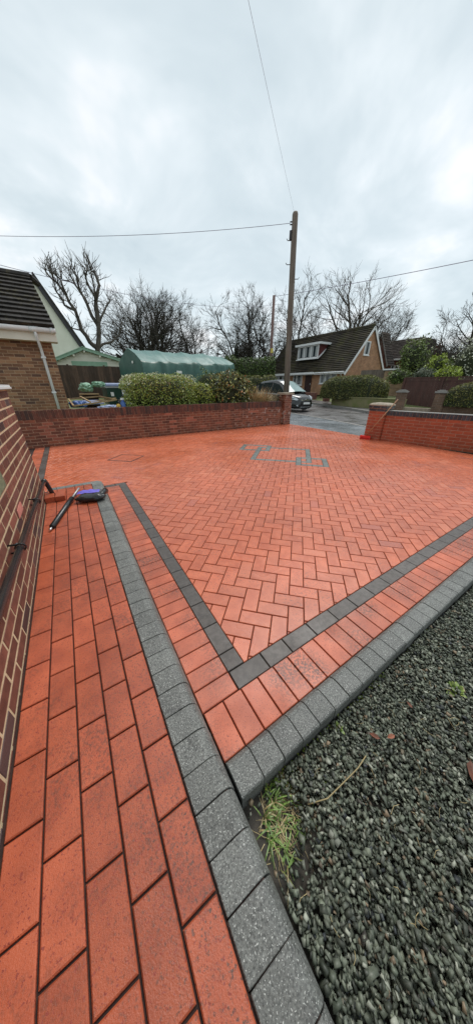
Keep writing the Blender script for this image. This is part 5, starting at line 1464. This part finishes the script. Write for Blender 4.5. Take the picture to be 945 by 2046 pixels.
def cable(label, a, b, sag, r=.011, n=24):
    a, b = Vector(a), Vector(b)
    pts = [a.lerp(b, k/n) - Vector((0, 0, 4*sag*(k/n)*(1-k/n))) for k in range(n+1)]
    tag(MB().tube(pts, r, 5).build('overhead_cable', 'cable'), label, 'cable', 'overhead cables')
at_top = bot.lerp(top, .96) - sd*.16
cable('overhead cable from the tall pole top to the upper left', at_top, (-5.2, 17.6, 6.3), .30, .007)
cable('overhead cable from the reddish pole to the right edge', (16.95, 21.0, 8.08), (16.4, -6.0, 5.15), .25, .014)
cable('overhead cable sagging from the reddish pole to the far left', (16.95, 21.0, 7.55), (-.9, 13.5, 4.95), .55, .008, 40)
cable('thin service cable rising from the pole top over the viewer', bot.lerp(top, .985), (-1.3, .2, 3.9), .05, .002, 60)

# ------------------------------------------------------------------ parked car
car = empty('parked_car', (12.05, 14.0, -.04), 'black parked car facing the viewer at the kerb beyond the pillar', 'car')
# local frame: +x forward, y left, z up; forward is world -y
CL = 4.3
def CW(x, y, z):
    a = radians(-90); x, y, z = x*1.05, y*1.04, z*1.06; return (12.16+x*cos(a)-y*sin(a), 13.75+x*sin(a)+y*cos(a), -.045+z)
# stations: x, half width at sill, half width at belt, z bottom, z belt
ST = [(-2.12, .62, .66, .36, .80), (-2.05, .80, .78, .22, .95), (-1.7, .86, .85, .18, 1.00), (-1.0, .87, .87, .16, 1.00), (0, .875, .875, .16, .985), (.75, .875, .87, .16, .96), (1.15, .87, .83, .16, .94),
      (1.55, .86, .76, .16, .89), (1.85, .80, .66, .16, .82), (2.05, .66, .52, .17, .72), (2.14, .48, .38, .22, .56)]
sec = lambda s: [(0, s[3]), (s[1]*.85, s[3]), (s[1]*.97, s[3]+.07), (s[1], s[3]+(s[4]-s[3])*.45), (s[2]*1.0, s[3]+(s[4]-s[3])*.82), (s[2]*.93, s[4]-.01), (s[2]*.6, s[4]+.03), (0, s[4]+.045)]
vs = []; fs = []
for s in ST:
    q = sec(s); ring = [(y, z) for y, z in q] + [(-y, z) for y, z in q[-2:0:-1]]
    for y, z in ring: vs.append(CW(s[0], y, z))
nr = 14
for i in range(len(ST)-1):
    for k in range(nr): k2 = (k+1) % nr; fs.append((i*nr+k, i*nr+k2, (i+1)*nr+k2, (i+1)*nr+k))
fs.append(tuple(range(nr))[::-1]); fs.append(tuple(range((len(ST)-1)*nr, len(ST)*nr)))
import bmesh
def fix(o):
    bm = bmesh.new(); bm.from_mesh(o.data); bmesh.ops.recalc_face_normals(bm, faces=bm.faces); bm.to_mesh(o.data); bm.free(); return o
body = fix(MB().add(vs, fs).build('body', 'carpaint', car, True))
md = body.modifiers.new('sub', 'SUBSURF'); md.levels = 1; md.render_levels = 2
# greenhouse: roof shell
RT = [(-2.0, .70, .98, .70, 1.02), (-1.85, .68, 1.0, .60, 1.45), (-1.2, .74, 1.0, .58, 1.60), (-.3, .76, .99, .58, 1.655), (.15, .76, .98, .56, 1.63), (.50, .76, .97, .53, 1.52), (1.42, .74, .93, .62, .975)]
vs = []; fs = []
for s in RT:
    for y, z in ((s[1], s[2]-.05), (s[3]+.04, s[4]-.05), (s[3]-.06, s[4]), (0, s[4]+.03), (-(s[3]-.06), s[4]), (-(s[3]+.04), s[4]-.05), (-s[1], s[2]-.05)): vs.append(CW(s[0], y, z))
for i in range(len(RT)-1):
    for k in range(6): fs.append((i*7+k, i*7+k+1, (i+1)*7+k+1, (i+1)*7+k))
roof = fix(MB().add(vs, fs).build('roof', 'carpaint', car, True))
def panel(name, pts, m, par=None, off=(0, 0, 0)):
    P = [Vector(CW(*p))+Vector(off) for p in pts]
    return MB().add([tuple(p) for p in P], [tuple(range(len(P)))]).build(name, m, par or car)
# windscreen as gently curved sheet just proud of the shell
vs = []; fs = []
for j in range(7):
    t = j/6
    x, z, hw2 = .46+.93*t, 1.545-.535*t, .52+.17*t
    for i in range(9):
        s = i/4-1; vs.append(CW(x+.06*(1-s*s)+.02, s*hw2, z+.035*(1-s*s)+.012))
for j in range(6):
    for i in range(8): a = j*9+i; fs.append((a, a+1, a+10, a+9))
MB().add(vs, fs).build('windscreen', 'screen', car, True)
for sgn in (1, -1):
    for (x0, x1, zt0, zt1) in ((-1.75, -1.05, 1.38, 1.50), (-1.0, -.12, 1.51, 1.53), (-.06, .55, 1.52, 1.40)):
        def hy(z): return .775-(z-.96)*.24
        pts = [(x0, sgn*hy(1.0), 1.0), (x1+(.45 if x1 > .5 else 0), sgn*hy(.99), .99), (x1, sgn*hy(zt1), zt1), (x0+(.12 if x0 < -1.5 else 0), sgn*hy(zt0), zt0)]
        panel('side_window', pts, 'carglass')
    o = MB(); c0 = CW(.92, sgn*.95, 1.02); o.box(c0, (.20, .12, .14)); fix(o.build('mirror', 'carpaint', car))
    # headlights
    hp = [(1.50, .84, .70), (1.80, .775, .64), (1.985, .60, .60), (2.02, .50, .63), (1.93, .60, .74), (1.74, .70, .805), (1.52, .79, .83)]
    P = [CW(x+.035, sgn*(y+.012), z+.012) for x, y, z in hp]; Q = [CW(x-.06, sgn*(y-.05), z-.02) for x, y, z in hp]; n_ = len(P)
    hl = fix(MB().add(P+Q, [tuple(range(n_)), tuple(range(n_, 2*n_))[::-1]]+[(i, (i+1) % n_, n_+(i+1) % n_, n_+i) for i in range(n_)]).build('headlight', 'lens', car))
    MB().tube([CW(1.80, sgn*.735, .72), CW(1.865, sgn*.735, .71)], .055, 12).build('bulb', 'chrome', hl)
    o = MB(); o.tube([CW(2.05, sgn*.60, .34), CW(2.10, sgn*.58, .34)], .045, 10); o.build('fog_light', 'lens', car)
    for xw in (-1.32, 1.28):
        w = MB(); w.tube([CW(xw, sgn*.70, .31), CW(xw, sgn*.70, .31), CW(xw, sgn*.88, .31), CW(xw, sgn*.885, .31)], [.05, .31, .31, .20], 22)
        wo = w.build('wheel', 'tyre', car)
        w = MB(); w.tube([CW(xw, sgn*.80, .31), CW(xw, sgn*.89, .31)], .205, 18)
        for k in range(5):
            a = 2*pi*k/5; p0 = Vector(CW(xw, sgn*.895, .31)); p1 = Vector(CW(xw+.19*cos(a), sgn*.895, .31+.19*sin(a))); w.tube([p0, p1], .022, 5)
        w.build('rim', 'steel', wo)
        # arch
        pts = [CW(xw+.36*cos(t), sgn*.872, .31+.36*sin(t)) for t in [k*pi/12 for k in range(13)]]; MB().tube(pts, .025, 6).build('wheel_arch', 'blackpl', car)
def front(z, h, hw2, name, m, thick=.03, curve=.20, xo=2.155):
    vs = []; fs = []; n_ = 12
    for i in range(n_+1):
        s = i/n_*2-1; y = s*hw2; x = xo-curve*(abs(y)/.62)**2.4
        for dx_, dz_ in ((0, -h/2), (thick, -h/2), (thick, h/2), (0, h/2)): vs.append(CW(x+dx_, y, z+dz_))
    for i in range(n_):
        for k in range(4): k2 = (k+1) % 4; fs.append((i*4+k, i*4+k2, i*4+4+k2, i*4+4+k))
    fs.append((0, 1, 2, 3)); fs.append(tuple(range(n_*4, n_*4+4)))
    return fix(MB().add(vs, fs).build(name, m, car))
front(.60, .10, .46, 'upper_grille', 'blackpl', .03, .17, 2.09)
front(.615, .045, .44, 'chrome_bar', 'chrome', .05, .17, 2.09)
front(.46, .12, .62, 'bumper', 'carpaint', .07, .24, 2.12)
front(.33, .12, .52, 'lower_grille', 'blackpl', .035, .22, 2.12)
front(.215, .09, .62, 'bumper_lip', 'blackpl', .07, .26, 2.11)
front(.262, .022, .50, 'lip_trim', 'steel', .075, .22, 2.115)
MB().box(CW(2.205, 0, .455), (.52, .02, .112)).build('number_plate', 'plate', car)
MB().tube([CW(2.13, 0, .63), CW(2.155, 0, .63)], .06, 16).build('badge', 'chrome', car)
MB().tube([CW(1.36, .45, .99), CW(1.20, -.25, 1.06)], .012, 5).build('wiper', 'blackpl', car)
MB().box2(tuple(CW(-1.9, -.7, .22)), tuple(CW(1.9, .7, .30))).build('underbody', 'blackpl', car)
